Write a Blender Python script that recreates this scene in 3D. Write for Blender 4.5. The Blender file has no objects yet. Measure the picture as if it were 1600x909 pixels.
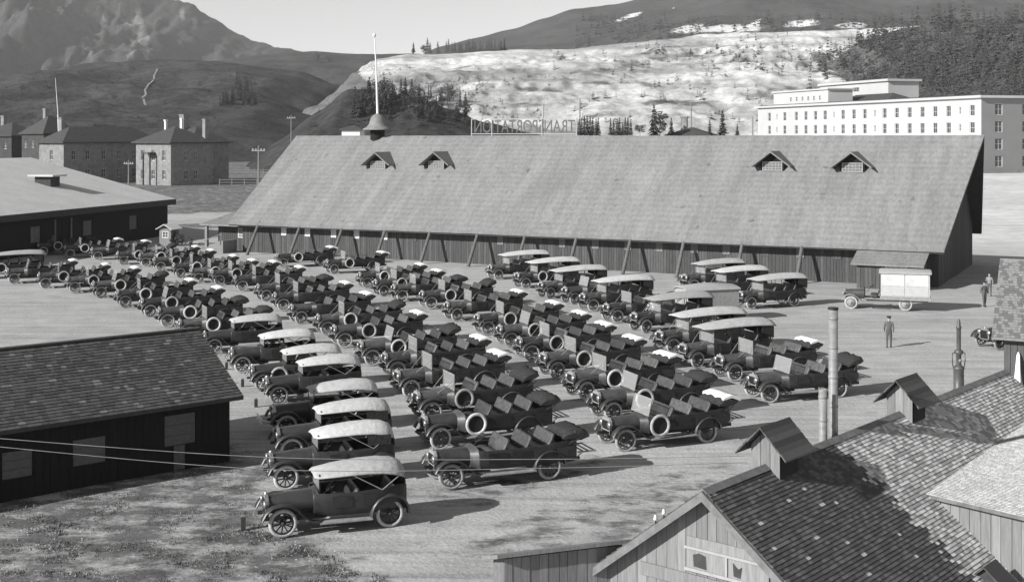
import bpy, bmesh, math, random
from mathutils import Vector, Matrix, noise, Euler
from mathutils.bvhtree import BVHTree
R = math.radians
sin, cos, pi = math.sin, math.cos, math.pi
scene = bpy.context.scene
col = scene.collection

# ------------------------------------------------------------------ camera
H, F, HZ = 11.9, 1990.0, 215.0          # eye height (m), focal length and horizon in photo pixels
cd = bpy.data.cameras.new('camera')
cd.sensor_width = 36.0
cd.lens = 36.0 * F / 1600.0
cd.shift_y = -(454.5 - HZ) / 1600.0
cd.clip_start = 0.1
cd.clip_end = 20000.0
cam = bpy.data.objects.new('camera', cd)
cam.location = (0, 0, H)
cam.rotation_euler = (R(90), 0, 0)
col.objects.link(cam)
scene.camera = cam

# ------------------------------------------------------------------ light
SUN_EL, SUN_AZ = R(27), math.atan2(-0.545, -0.84)       # azimuth: direction towards the sun in the XY plane
to_sun = Vector((cos(SUN_EL) * cos(SUN_AZ), cos(SUN_EL) * sin(SUN_AZ), sin(SUN_EL)))
world = bpy.data.worlds.new('World')
scene.world = world
world.use_nodes = True
wn, wl = world.node_tree.nodes, world.node_tree.links
wn.clear()
sky = wn.new('ShaderNodeTexSky')
sky.sky_type = 'NISHITA'
sky.sun_disc = False
sky.sun_elevation = SUN_EL
sky.sun_rotation = pi / 2 - SUN_AZ
sky.air_density = 1.0
sky.dust_density = 0.0
bw = wn.new('ShaderNodeRGBToBW')                          # black-and-white film
bg = wn.new('ShaderNodeBackground')
bg.inputs['Strength'].default_value = 0.097
wo = wn.new('ShaderNodeOutputWorld')
wl.new(sky.outputs[0], bw.inputs[0])
wl.new(bw.outputs[0], bg.inputs[0])
wl.new(bg.outputs[0], wo.inputs[0])
sd = bpy.data.lights.new('sun', 'SUN')
sd.energy = 5.0
sd.angle = R(0.6)
sd.color = (1.0, 1.0, 0.99)
sun = bpy.data.objects.new('sun', sd)
sun.rotation_euler = to_sun.to_track_quat('Z', 'Y').to_euler()
sun.location = (-60, -40, 60)
col.objects.link(sun)
vs = scene.view_settings
vs.view_transform = 'Standard'
vs.look = 'None'
vs.exposure = 0.48
vs.gamma = 1.0
vs.use_curve_mapping = False

# ------------------------------------------------------------------ helpers
def G(px, py, z=0.0):
    Y = F * (H - z) / (py - HZ)
    return Vector(((px - 800) * Y / F, Y, z))

def at(px, py, Y):
    return Vector(((px - 800) * Y / F, Y, H - (py - HZ) * Y / F))

def sm(a, b, x):
    t = max(0.0, min(1.0, (x - a) / (b - a)))
    return t * t * (3 - 2 * t)

def lerp_pts(pts, x):
    if x <= pts[0][0]: return pts[0][1]
    for (x0, y0), (x1, y1) in zip(pts, pts[1:]):
        if x <= x1:
            t = (x - x0) / (x1 - x0)
            t = t * t * (3 - 2 * t) * 0.5 + t * 0.5
            return y0 + (y1 - y0) * t
    return pts[-1][1]

MATS = {}
def mat(name, v, rough=0.8, var=0.25, scale=4.0, bump=0.0, bscale=30.0, stretch=(1, 1, 1), spec=0.3, metal=0.0, coarse=0.0, cscale=0.4, objvar=0.0, spots=0.0, sscale=0.8, streaks=0.0):
    """grey procedural material: albedo v, +-var mottling, optional bump; random shift per object"""
    m = bpy.data.materials.new(name)
    m.use_nodes = True
    n, l = m.node_tree.nodes, m.node_tree.links
    p = n['Principled BSDF']
    p.inputs['Roughness'].default_value = rough
    p.inputs['Specular IOR Level'].default_value = spec
    p.inputs['Metallic'].default_value = metal
    tc = n.new('ShaderNodeTexCoord')
    oi = n.new('ShaderNodeObjectInfo')
    mp = n.new('ShaderNodeMapping')
    mp.inputs['Scale'].default_value = stretch
    ml = n.new('ShaderNodeMath'); ml.operation = 'MULTIPLY'; ml.inputs[1].default_value = 37.0
    l.new(oi.outputs['Random'], ml.inputs[0])
    l.new(tc.outputs['Object'], mp.inputs['Vector'])
    l.new(ml.outputs[0], mp.inputs['Location'])
    nz = n.new('ShaderNodeTexNoise')
    nz.inputs['Scale'].default_value = scale
    nz.inputs['Detail'].default_value = 8.0
    nz.inputs['Roughness'].default_value = 0.65
    l.new(mp.outputs[0], nz.inputs['Vector'])
    mr = n.new('ShaderNodeMapRange')
    mr.inputs['From Min'].default_value = 0.3
    mr.inputs['From Max'].default_value = 0.7
    mr.inputs['To Min'].default_value = v * (1 - var)
    mr.inputs['To Max'].default_value = v * (1 + var)
    l.new(nz.outputs['Fac'], mr.inputs['Value'])
    outv = mr.outputs[0]
    if coarse > 0:
        n2 = n.new('ShaderNodeTexNoise')
        n2.inputs['Scale'].default_value = cscale
        n2.inputs['Detail'].default_value = 5.0
        l.new(mp.outputs[0], n2.inputs['Vector'])
        m2 = n.new('ShaderNodeMapRange')
        m2.inputs['From Min'].default_value = 0.3
        m2.inputs['From Max'].default_value = 0.7
        m2.inputs['To Min'].default_value = 1 - coarse
        m2.inputs['To Max'].default_value = 1 + coarse
        l.new(n2.outputs['Fac'], m2.inputs['Value'])
        mm = n.new('ShaderNodeMath'); mm.operation = 'MULTIPLY'
        l.new(outv, mm.inputs[0]); l.new(m2.outputs[0], mm.inputs[1])
        outv = mm.outputs[0]
    if objvar > 0:
        m3 = n.new('ShaderNodeMapRange')
        m3.inputs['To Min'].default_value = 1 - objvar
        m3.inputs['To Max'].default_value = 1 + objvar * 1.3
        l.new(oi.outputs['Random'], m3.inputs['Value'])
        mm = n.new('ShaderNodeMath'); mm.operation = 'MULTIPLY'
        l.new(outv, mm.inputs[0]); l.new(m3.outputs[0], mm.inputs[1])
        outv = mm.outputs[0]
    if streaks > 0:
        mp5 = n.new('ShaderNodeMapping'); mp5.inputs['Scale'].default_value = (1.3, .10, .10)
        l.new(tc.outputs['Object'], mp5.inputs['Vector'])
        n5 = n.new('ShaderNodeTexNoise'); n5.inputs['Scale'].default_value = 1.0; n5.inputs['Detail'].default_value = 7.0
        l.new(mp5.outputs[0], n5.inputs['Vector'])
        wv = n.new('ShaderNodeTexWave'); wv.bands_direction = 'Y'; wv.inputs['Scale'].default_value = .55; wv.inputs['Distortion'].default_value = 1.2; wv.inputs['Detail'].default_value = 3.0
        l.new(tc.outputs['Object'], wv.inputs['Vector'])
        for src, lo_, hi_, a_ in ((n5.outputs['Fac'], .3, .7, streaks), (wv.outputs['Fac'], 0, 1, streaks * .45)):
            m5 = n.new('ShaderNodeMapRange'); m5.inputs['From Min'].default_value = lo_; m5.inputs['From Max'].default_value = hi_
            m5.inputs['To Min'].default_value = 1 - a_; m5.inputs['To Max'].default_value = 1 + a_
            l.new(src, m5.inputs['Value'])
            mm = n.new('ShaderNodeMath'); mm.operation = 'MULTIPLY'
            l.new(outv, mm.inputs[0]); l.new(m5.outputs[0], mm.inputs[1]); outv = mm.outputs[0]
    if spots > 0:
        n4 = n.new('ShaderNodeTexNoise'); n4.inputs['Scale'].default_value = sscale; n4.inputs['Detail'].default_value = 6.0
        l.new(tc.outputs['Object'], n4.inputs['Vector'])
        m4 = n.new('ShaderNodeMapRange')
        m4.inputs['From Min'].default_value = .665; m4.inputs['From Max'].default_value = .72
        m4.inputs['To Min'].default_value = 1.0; m4.inputs['To Max'].default_value = 1 - spots
        l.new(n4.outputs['Fac'], m4.inputs['Value'])
        mm = n.new('ShaderNodeMath'); mm.operation = 'MULTIPLY'
        l.new(outv, mm.inputs[0]); l.new(m4.outputs[0], mm.inputs[1])
        outv = mm.outputs[0]
    l.new(outv, p.inputs['Base Color'])
    if bump > 0:
        nb = n.new('ShaderNodeTexNoise')
        nb.inputs['Scale'].default_value = bscale
        nb.inputs['Detail'].default_value = 6.0
        l.new(mp.outputs[0], nb.inputs['Vector'])
        b = n.new('ShaderNodeBump')
        b.inputs['Strength'].default_value = bump
        b.inputs['Distance'].default_value = 0.05
        l.new(nb.outputs['Fac'], b.inputs['Height'])
        l.new(b.outputs[0], p.inputs['Normal'])
    MATS[name] = m
    return m

class MB:
    def __init__(s):
        s.v, s.f, s.mi, s.smooth = [], [], [], []
    def add(s, vs, fs, mi=0, smooth=False, mx=None):
        b = len(s.v)
        s.v += [tuple(mx @ Vector(q)) if mx else tuple(q) for q in vs]
        for f in fs:
            s.f.append([b + i for i in f]); s.mi.append(mi); s.smooth.append(smooth)
        return s
    def hexa(s, p, mi=0, mx=None):     # p: 4 bottom (ccw from above), 4 top
        return s.add(p, [(3, 2, 1, 0), (4, 5, 6, 7), (0, 1, 5, 4), (1, 2, 6, 5), (2, 3, 7, 6), (3, 0, 4, 7)], mi, False, mx)
    def box(s, x0, x1, y0, y1, z0, z1, mi=0, mx=None):
        return s.hexa([(x0, y0, z0), (x1, y0, z0), (x1, y1, z0), (x0, y1, z0), (x0, y0, z1), (x1, y0, z1), (x1, y1, z1), (x0, y1, z1)], mi, mx)
    def prism(s, poly, y0, y1, mi=0, mx=None):   # poly in xz, clockwise seen from -y or not: both faces drawn
        n = len(poly)
        vs = [(x, y0, z) for x, z in poly] + [(x, y1, z) for x, z in poly]
        fs = [tuple(range(n)), tuple(range(2 * n - 1, n - 1, -1))] + [(i, i + n, (i + 1) % n + n, (i + 1) % n) for i in range(n)]
        return s.add(vs, fs, mi, False, mx)
    def loft(s, rings, closed=True, caps=True, smooth=True, mi=0, mx=None):
        n = len(rings[0]); vs = [q for r in rings for q in r]; fs = []
        for i in range(len(rings) - 1):
            for j in range(n if closed else n - 1):
                k = (j + 1) % n
                fs.append((i * n + j, i * n + k, (i + 1) * n + k, (i + 1) * n + j))
        s.add(vs, fs, mi, smooth, mx)
        if caps and closed:
            s.add(rings[0], [tuple(range(n - 1, -1, -1))], mi, False, mx)
            s.add(rings[-1], [tuple(range(n))], mi, False, mx)
        return s
    def tube(s, path, r, n=6, mi=0, mx=None, caps=True):
        path = [Vector(p) for p in path]; rings = []
        for i, p in enumerate(path):
            a = path[max(0, i - 1)]; b = path[min(len(path) - 1, i + 1)]
            t = (b - a).normalized()
            u = t.cross(Vector((0, 0, 1)))
            if u.length < 1e-3: u = Vector((1, 0, 0))
            u.normalize(); w = u.cross(t)
            rr = r[i] if isinstance(r, (list, tuple)) else r
            rings.append([tuple(p + rr * (cos(2 * pi * k / n) * u + sin(2 * pi * k / n) * w)) for k in range(n)])
        return s.loft(rings, True, caps, True, mi, mx)
    def lathe(s, prof, n=16, axis='z', mi=0, mx=None, closed_prof=False, smooth=True):
        rings = []
        for r, h in prof + ([prof[0]] if closed_prof else []):
            ring = []
            for k in range(n):
                a = 2 * pi * k / n
                c, d = r * cos(a), r * sin(a)
                ring.append({'z': (c, d, h), 'y': (c, h, d), 'x': (h, c, d)}[axis])
            rings.append(ring)
        return s.loft(rings, True, not closed_prof, smooth, mi, mx)
    def mesh(s, name, mats):
        me = bpy.data.meshes.new(name)
        me.from_pydata(s.v, [], s.f)
        for m in (mats if isinstance(mats, (list, tuple)) else [mats]): me.materials.append(m)
        me.polygons.foreach_set('material_index', s.mi)
        me.polygons.foreach_set('use_smooth', s.smooth)
        bm = bmesh.new(); bm.from_mesh(me)
        bmesh.ops.recalc_face_normals(bm, faces=bm.faces)
        bm.to_mesh(me); bm.free()
        me.update()
        return me

def obj(name, me, parent=None, loc=(0, 0, 0), rot=(0, 0, 0)):
    o = bpy.data.objects.new(name, me)
    col.objects.link(o)
    o.parent = parent
    o.location = loc
    o.rotation_euler = rot
    return o

def tag(o, label=None, cat=None, group=None, kind=None):
    if label: o['label'] = label
    if cat: o['category'] = cat
    if group: o['group'] = group
    if kind: o['kind'] = kind
    return o

def thing(name, label, cat, loc=(0, 0, 0), rotz=0.0, group=None):
    o = bpy.data.objects.new(name, None)
    o.empty_display_size = 0.3
    col.objects.link(o)
    o.location = loc
    o.rotation_euler = (0, 0, rotz)
    return tag(o, label, cat, group)

def place(spec, name, label, cat, loc, rotz, group=None, rotx=0.0):
    """spec: list of (name, mesh, parent index or -1, loc, rot). Builds a thing whose parts share mesh data."""
    root = thing(name, label, cat, loc, rotz, group)
    made = []
    for nm, me, par, lo, ro in spec:
        made.append(obj(nm, me, root if par < 0 else made[par], lo, ro))
    return root

# ------------------------------------------------------------------ materials
m_paint = mat('car_paint', 0.022, 0.38, 0.45, 3, spec=0.5, objvar=.3)
m_paint_b = mat('bus_paint', 0.018, 0.5, 0.5, 3, spec=0.4, objvar=.4)
m_hood = mat('dusty_hood_paint', 0.055, 0.5, 0.45, 3, spec=0.5, objvar=.45)
m_thood = mat('car_hood_paint', 0.04, 0.4, 0.3, 3, spec=0.5)
m_fender = mat('fender_enamel', 0.035, 0.4, 0.4, 4, spec=0.5)
m_leather = mat('seat_leather', 0.06, 0.5, 0.45, 6, objvar=.4, bump=0.2, bscale=25, spec=0.45)
m_tyre = mat('dusty_tyre', 0.40, 0.9, 0.3, 8, objvar=.25)
m_spoke = mat('wheel_wood', 0.09, 0.6, 0.3, 8)
m_tspoke = mat('dark_wheel_wood', 0.035, 0.5, 0.3, 8)
m_dark = mat('dark_metal', 0.025, 0.6, 0.3, 6)
m_metal = mat('nickel', 0.5, 0.35, 0.15, 8, metal=0.8)
m_dust = mat('dusty_board', 0.26, 0.8, 0.3, 6)
m_top = mat('canvas_top', 0.46, objvar=.14, rough=0.85, var=0.16, scale=5, bump=0.5, bscale=7, coarse=0.08, cscale=1.5)
m_greytop = mat('weathered_canvas', 0.34, 0.9, 0.12, 5, bump=0.3, bscale=8)
m_white = mat('white_canvas', 0.70, 0.9, 0.06, 6)
m_fold = mat('folded_hood_cloth', 0.032, 0.9, 0.4, 8, bump=0.5, bscale=14)
m_black = mat('black_interior', 0.012, 0.8, 0.2, 5)
m_roof = mat('barn_shingle', 0.205, 0.9, 0.2, 2.6, bump=0.5, bscale=9, stretch=(1.6, .8, .8), coarse=0.09, cscale=0.3, spots=.42, sscale=1.1, streaks=.11)
m_ware = mat('warehouse_roof', 0.5, 0.9, 0.1, 3, bump=0.2, bscale=8, coarse=0.08)
m_board = mat('weathered_board', 0.065, 0.85, 0.3, 3, stretch=(6, 6, 0.5))
m_boardlt = mat('pale_weathered_board', 0.20, 0.85, 0.25, 3, stretch=(6, 6, 0.5), bump=0.2)
m_boarddk = mat('shade_dark_board', 0.009, 0.85, 0.4, 3, stretch=(6, 6, 0.5))  # near-black colour puts the walls' shade into the boards
m_timber = mat('timber', 0.16, 0.85, 0.3, 4)
m_timberdk = mat('dark_timber', 0.05, 0.85, 0.3, 4)
m_pale = mat('whitewash', 0.72, 0.8, 0.08, 5)
m_stone = mat('sandstone', 0.22, 0.9, 0.3, 1.2, bump=0.4, bscale=2.5)
m_slate = mat('slate_roof', 0.06, 0.8, 0.25, 0.8, stretch=(1, 1, 3))
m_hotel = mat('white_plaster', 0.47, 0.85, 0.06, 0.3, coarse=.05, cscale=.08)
m_glass = mat('window_pane', 0.06, 0.15, 0.3, 0.6, spec=0.6)
m_sky_pane = mat('painted_sky_pane', 0.62, 0.3, 0.1, 2, spec=0.5)  # pale colour stands in for sky reflected in the panes
m_trunk = mat('bark', 0.09, 0.9, 0.3, 4)
m_leaf = mat('conifer_needles', 0.032, 0.8, 0.45, 0.8)
m_leaf2 = mat('juniper_foliage', 0.065, 0.8, 0.45, 0.9)
m_cloth = mat('work_clothes', 0.10, 0.9, 0.25, 8)
m_cloth2 = mat('pale_shirt', 0.22, 0.9, 0.2, 8)
m_skin = mat('skin', 0.32, 0.6, 0.1, 9)
m_pipe = mat('galvanised_pipe', 0.22, 0.5, 0.25, 3, stretch=(1, 1, 3), spec=0.4)
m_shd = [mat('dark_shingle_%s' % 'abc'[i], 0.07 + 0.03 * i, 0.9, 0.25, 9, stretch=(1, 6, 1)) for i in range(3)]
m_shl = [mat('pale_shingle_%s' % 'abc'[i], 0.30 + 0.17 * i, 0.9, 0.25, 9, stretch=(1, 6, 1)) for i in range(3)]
m_shw = [mat('bleached_shingle_%s' % 'abc'[i], 0.33 + 0.06 * i, 0.9, 0.15, 9) for i in range(3)]
m_shn = [mat('mossy_shingle_%s' % 'abc'[i], (0.055, 0.08, .15)[i], 0.95, 0.3, 7) for i in range(3)]
def glass_mat():
    m = bpy.data.materials.new('sheen_windscreen'); m.use_nodes = True
    n, l = m.node_tree.nodes, m.node_tree.links
    p = n['Principled BSDF']
    p.inputs['Base Color'].default_value = (0.55, 0.55, 0.55, 1)  # pale grey stands in for reflections on the glass
    p.inputs['Roughness'].default_value = 0.15
    p.inputs['Alpha'].default_value = 0.42
    return m
m_screen = glass_mat()

# ------------------------------------------------------------------ ground
def gz(X, Y):
    left = 2.0 * sm(175, 262, Y) + 3.0 * sm(270, 520, Y)
    right = 4.6 * sm(140, 255, Y) + 2.0 * sm(260, 520, Y)
    t = sm(-20, 50, X)
    return left * (1 - t) + right * t

def inpoly(x, y, poly):
    c = False; n = len(poly); j = n - 1
    for i in range(n):
        xi, yi = poly[i]; xj, yj = poly[j]
        if (yi > y) != (yj > y) and x < (xj - xi) * (y - yi) / (yj - yi) + xi: c = not c
        j = i
    return c

def px_of(X, Y, Z):
    return 800 + F * X / Y, HZ + F * (H - Z) / Y

weed_px = [(-200, 770), (0, 745), (200, 735), (365, 690), (430, 735), (425, 830), (600, 905), (700, 960), (-200, 960)]
bank_px = [(700, 862), (850, 800), (1000, 750), (1150, 722), (1150, 740), (1000, 830), (880, 868)]
dirt_px = [(640, 770), (800, 735), (1000, 705), (960, 722), (850, 765), (700, 790)]
def lines(segs):
    out = []
    for a, b, st in segs:
        k = a
        while k < b - 1e-6: out.append(k); k += st
    out.append(segs[-1][1]); return out
gx = lines([(-3500, -400, 200), (-400, -80, 20), (-80, 80, 1.0), (80, 400, 20), (400, 3500, 200)])
gy = lines([(-80, 24, 8), (24, 130, 1.0), (130, 300, 3.0), (300, 700, 20), (700, 5000, 200)])
verts, faces, cover = [], [], []
for Y in gy:
    for X in gx:
        z = gz(X, Y)
        c = 0.0
        if Y > 24 and Y < 700:
            px, py = px_of(X, Y, z)
            if Y < 60 and inpoly(px, py, weed_px): c = .78
            elif Y < 60 and (inpoly(px, py, bank_px) or inpoly(px, py, dirt_px)): c = 0.45
            if Y < 130: z += 0.05 * noise.noise(Vector((X * 0.15, Y * 0.15, 0)))
            # lawns beyond the yard on the left, roads between them
            if Y > 168 and X < 20 and not (170 < Y - 0.35 * (X + 60) < 192): c = max(c, 0.95)
            if Y > 330: c = max(c, 0.9)
            if X > 20 and Y > 118 and Y < 330:
                c = -sm(118, 150, Y) * (1 - sm(255, 300, Y)) * sm(30, 45, X) + .25 * sm(.1, .4, noise.noise(Vector((X * .05, Y * .05, 3))))
        verts.append((X, Y, z)); cover.append(c)
nxg = len(gx)
for j in range(len(gy) - 1):
    for i in range(nxg - 1):
        a = j * nxg + i
        faces.append((a, a + 1, a + nxg + 1, a + nxg))
me = bpy.data.meshes.new('ground')
me.from_pydata(verts, [], faces)
at_ = me.attributes.new('cover', 'FLOAT', 'POINT')
at_.data.foreach_set('value', cover)
me.polygons.foreach_set('use_smooth', [True] * len(faces))
def ground_mat():
    m = bpy.data.materials.new('gravel_and_turf'); m.use_nodes = True
    n, l = m.node_tree.nodes, m.node_tree.links
    p = n['Principled BSDF']; p.inputs['Roughness'].default_value = 0.95
    p.inputs['Specular IOR Level'].default_value = 0.1
    g = n.new('ShaderNodeNewGeometry')
    def nz(scale, det, st=(1, 1, 1), w=0.6):
        mp = n.new('ShaderNodeMapping'); mp.inputs['Scale'].default_value = st
        l.new(g.outputs['Position'], mp.inputs['Vector'])
        t = n.new('ShaderNodeTexNoise'); t.inputs['Scale'].default_value = scale; t.inputs['Detail'].default_value = det
        t.inputs['Roughness'].default_value = w
        l.new(mp.outputs[0], t.inputs['Vector']); return t.outputs['Fac']
    def rng(s, a, b, c, d):
        r = n.new('ShaderNodeMapRange')
        for k, v in zip(('From Min', 'From Max', 'To Min', 'To Max'), (a, b, c, d)): r.inputs[k].default_value = v
        l.new(s, r.inputs['Value']); return r.outputs[0]
    def mth(op, a, b):
        q = n.new('ShaderNodeMath'); q.operation = op
        for i, s in enumerate((a, b)):
            if isinstance(s, (int, float)): q.inputs[i].default_value = s
            else: l.new(s, q.inputs[i])
        return q.outputs[0]
    fine = rng(nz(9, 6), .3, .7, .82, 1.16)
    mid = rng(nz(.55, 6), .3, .7, .86, 1.12)
    big = rng(nz(.06, 4), .3, .7, .85, 1.12)
    trk = rng(nz(.9, 5, (.10, 2.2, 1)), .35, .65, .86, 1.10)
    oil = rng(nz(.5, 4), .66, .73, 1.0, .6)
    grav = mth('MULTIPLY', mth('MULTIPLY', mth('MULTIPLY', mth('MULTIPLY', mth('MULTIPLY', .40, fine), mid), big), trk), oil)
    wv = n.new('ShaderNodeTexWave'); wv.wave_type = 'BANDS'; wv.bands_direction = 'Y'
    wv.inputs['Scale'].default_value = .16; wv.inputs['Distortion'].default_value = 9.0; wv.inputs['Detail'].default_value = 2.0; wv.inputs['Detail Scale'].default_value = .12
    l.new(g.outputs['Position'], wv.inputs['Vector'])
    rut = rng(wv.outputs['Fac'], .90, 1.0, 0, 1)
    rut = mth('MULTIPLY', rut, rng(nz(.11, 3), .42, .58, 0, 1))
    grav = mth('MULTIPLY', grav, mth('SUBTRACT', 1.0, mth('MULTIPLY', rut, .16)))
    att = n.new('ShaderNodeAttribute'); att.attribute_name = 'cover'
    grav = mth('MULTIPLY', grav, mth('ADD', 1.0, mth('MULTIPLY', mth('MAXIMUM', mth('MULTIPLY', att.outputs['Fac'], -1.0), 0.0), .5)))
    turf = mth('MULTIPLY', mth('MULTIPLY', .095, rng(nz(.9, 8), .3, .7, .55, 1.5)), rng(nz(.12, 3), .3, .7, .8, 1.25))
    a = n.new('ShaderNodeAttribute'); a.attribute_name = 'cover'
    w = rng(nz(.75, 8, (1, 1.5, 1), .72), .36, .62, -.55, .55)
    fac = mth('ADD', a.outputs['Fac'], mth('MULTIPLY', w, mth('MULTIPLY', 1.1, mth('GREATER_THAN', a.outputs['Fac'], .01))))
    fac = rng(fac, .25, 1.0, 0, .9)
    mx = n.new('ShaderNodeMix'); mx.data_type = 'FLOAT'
    l.new(fac, mx.inputs[0]); l.new(grav, mx.inputs[2]); l.new(turf, mx.inputs[3])
    l.new(mx.outputs[0], p.inputs['Base Color'])
    b = n.new('ShaderNodeBump'); b.inputs['Strength'].default_value = .6; b.inputs['Distance'].default_value = .06
    l.new(mth('ADD', nz(5, 7), mth('MULTIPLY', nz(.8, 5), 1.5)), b.inputs['Height']); l.new(b.outputs[0], p.inputs['Normal'])
    return m
me.materials.append(ground_mat())
tag(obj('ground', me), kind='structure')

# ------------------------------------------------------------------ hills
def hill_mat(name, base, alt, scale, lo, hi, streak=(1, 1, 1), fine=0.25, bump=0.6, third=None, extra=None, bands=0):
    m = bpy.data.materials.new(name); m.use_nodes = True
    n, l = m.node_tree.nodes, m.node_tree.links
    p = n['Principled BSDF']; p.inputs['Roughness'].default_value = 0.95; p.inputs['Specular IOR Level'].default_value = 0.05
    tc = n.new('ShaderNodeTexCoord')
    def nz(sc, det, st=(1, 1, 1), rough=.65):
        mp = n.new('ShaderNodeMapping'); mp.inputs['Scale'].default_value = st
        l.new(tc.outputs['Object'], mp.inputs['Vector'])
        t = n.new('ShaderNodeTexNoise'); t.inputs['Scale'].default_value = sc; t.inputs['Detail'].default_value = det; t.inputs['Roughness'].default_value = rough
        l.new(mp.outputs[0], t.inputs['Vector']); return t.outputs['Fac']
    def rng(s, a, b, c, d):
        r = n.new('ShaderNodeMapRange')
        for k, v in zip(('From Min', 'From Max', 'To Min', 'To Max'), (a, b, c, d)): r.inputs[k].default_value = v
        l.new(s, r.inputs['Value']); return r.outputs[0]
    def mix(f, a, b):
        q = n.new('ShaderNodeMix'); q.data_type = 'FLOAT'
        l.new(f, q.inputs[0])
        for i, s in ((2, a), (3, b)):
            if isinstance(s, (int, float)): q.inputs[i].default_value = s
            else: l.new(s, q.inputs[i])
        return q.outputs[0]
    v = mix(rng(nz(scale, 9, streak), lo, hi, 0, 1), base, alt)
    if bands:
        qb = n.new('ShaderNodeMath'); qb.operation = 'MULTIPLY'; l.new(v, qb.inputs[0]); l.new(rng(nz(bands, 8, (.22, .22, 3.2), .6), .42, .62, 1.12, .55), qb.inputs[1]); v = qb.outputs[0]
    if extra:                      # attribute-driven cover (real cover: rock faces, bare slopes)
        a = n.new('ShaderNodeAttribute'); a.attribute_name = 'cover'
        q = n.new('ShaderNodeMath'); q.operation = 'ADD'
        l.new(a.outputs['Fac'], q.inputs[0]); l.new(rng(nz(scale * 1.7, 8, (1, 1, .4)), .3, .7, -.45, .45), q.inputs[1])
        v = mix(rng(q.outputs[0], .4, .75, 0, 1), v, extra)
    q = n.new('ShaderNodeMath'); q.operation = 'MULTIPLY'
    l.new(v, q.inputs[0]); l.new(rng(nz(scale * 9, 12, (1, 1, 1), .75), .32, .68, 1 - fine * 1.4, 1 + fine * 1.4), q.inputs[1])
    l.new(q.outputs[0], p.inputs['Base Color'])
    b = n.new('ShaderNodeBump'); b.inputs['Strength'].default_value = bump; b.inputs['Distance'].default_value = .5 / scale * .05
    l.new(nz(scale * 4, 8), b.inputs['Height']); l.new(b.outputs[0], p.inputs['Normal'])
    return m

SURF = []
def ridge(name, D0, D1, pts, material, z0=-2.0, nx=150, ny=50, amp=0.05, nsc=0.01, prof=None, back=0.5, cover=None, seed=0, steps=0, rough=0, gully=0):
    """a ridge of hills: crest at distance D1 over the photo skyline pts, foot at D0"""
    X0, X1 = (pts[0][0] - 800) * D1 / F, (pts[-1][0] - 800) * D1 / F
    vs, fs, cv = [], [], []
    rows = [k / ny for k in range(ny + 1)] + [1 + back * k / 6 for k in range(1, 7)]
    for v in rows:
        Y = D0 + (D1 - D0) * v
        for i in range(nx + 1):
            X = X0 + (X1 - X0) * i / nx
            zc = H + (HZ - lerp_pts(pts, 800 + F * X / D1)) * D1 / F
            zb = min(z0, zc - 1)
            if v <= 1:
                f = prof(v) if prof else v
                h = zb + (zc - zb) * f
                k = min(1, v * 4) * (0.25 + 0.75 * min(1, (1 - v) * 5))
            else:
                h = zc - (zc - zb) * ((v - 1) / back) ** 1.3; k = .5
            a = (zc - zb) * amp * k
            q = Vector((X * nsc, Y * nsc, seed))
            h += a * (noise.noise(q) + .5 * noise.noise(q * 2.3) + .3 * noise.noise(q * 5.1) + .2 * noise.noise(q * 11))
            if steps and v <= 1:
                s = h / steps + .35 * noise.noise(Vector((X * .012, Y * .006, 9)))
                fr = s - math.floor(s)
                h += steps * (sm(.25, .75, fr) - fr) * .75 * k * max(0, min(1, .55 + 1.2 * noise.noise(Vector((X * .008, Y * .01, 6)))))
            if gully and v <= 1:
                h -= (zc - zb) * gully * k * (abs(noise.noise(Vector((X * .006, Y * .0015, 21)))) + .6 * abs(noise.noise(Vector((X * .016, Y * .004, 22)))) + .35 * abs(noise.noise(Vector((X * .04, Y * .012, 23)))))
            if rough and v <= 1: h += rough * k * (noise.noise(Vector((X * .09, Y * .05, 3))) + .7 * noise.noise(Vector((X * .25, Y * .12, 4))))
            vs.append((X, Y, h))
            cv.append(cover(800 + F * X / Y, HZ - F * (h - H) / Y, v) if cover else 0.0)
    n1 = nx + 1
    for j in range(len(rows) - 1):
        for i in range(nx):
            a = j * n1 + i; fs.append((a, a + 1, a + n1 + 1, a + n1))
    me = bpy.data.meshes.new(name); me.from_pydata(vs, [], fs)
    me.attributes.new('cover', 'FLOAT', 'POINT').data.foreach_set('value', cv)
    me.polygons.foreach_set('use_smooth', [True] * len(fs))
    me.materials.append(material)
    tag(obj(name, me), kind='structure')
    SURF.append(BVHTree.FromPolygons([Vector(q) for q in vs], fs))

def hit(px, py):
    d = Vector(((px - 800) / F, 1, -(py - HZ) / F)).normalized()
    best = None
    for t in SURF:
        r = t.ray_cast(Vector((0, 0, H)), d)
        if r[0] and (best is None or r[3] < best[1]): best = (r[0], r[3])
    return best[0] if best else None

hm_far = hill_mat('bluff_scrub_and_rock', .075, .046, .008, .4, .62, (1, 1, .5), .25, 1.2, extra=.2)
hm_mid = hill_mat('sagebrush_slope', .072, .036, .03, .38, .62, (1, 1, 1), .45, 1.0, extra=.025)
hm_lo = hill_mat('dark_brush_slope', .06, .036, .04, .4, .6, (1, 1, 1), .35, 1.0)
hm_terr = hill_mat('travertine', .58, .32, .045, .40, .68, (1.0, .5, 1.6), .22, 1.0, extra=.13, bands=.03)
hm_up = hill_mat('wooded_mountain', .07, .045, .012, .4, .6, (1, 1, 1), .2, .8, extra=.62)
hm_wood = hill_mat('forest_floor', .085, .16, .03, .5, .7, (1, 1, 1), .3, .8)

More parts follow.
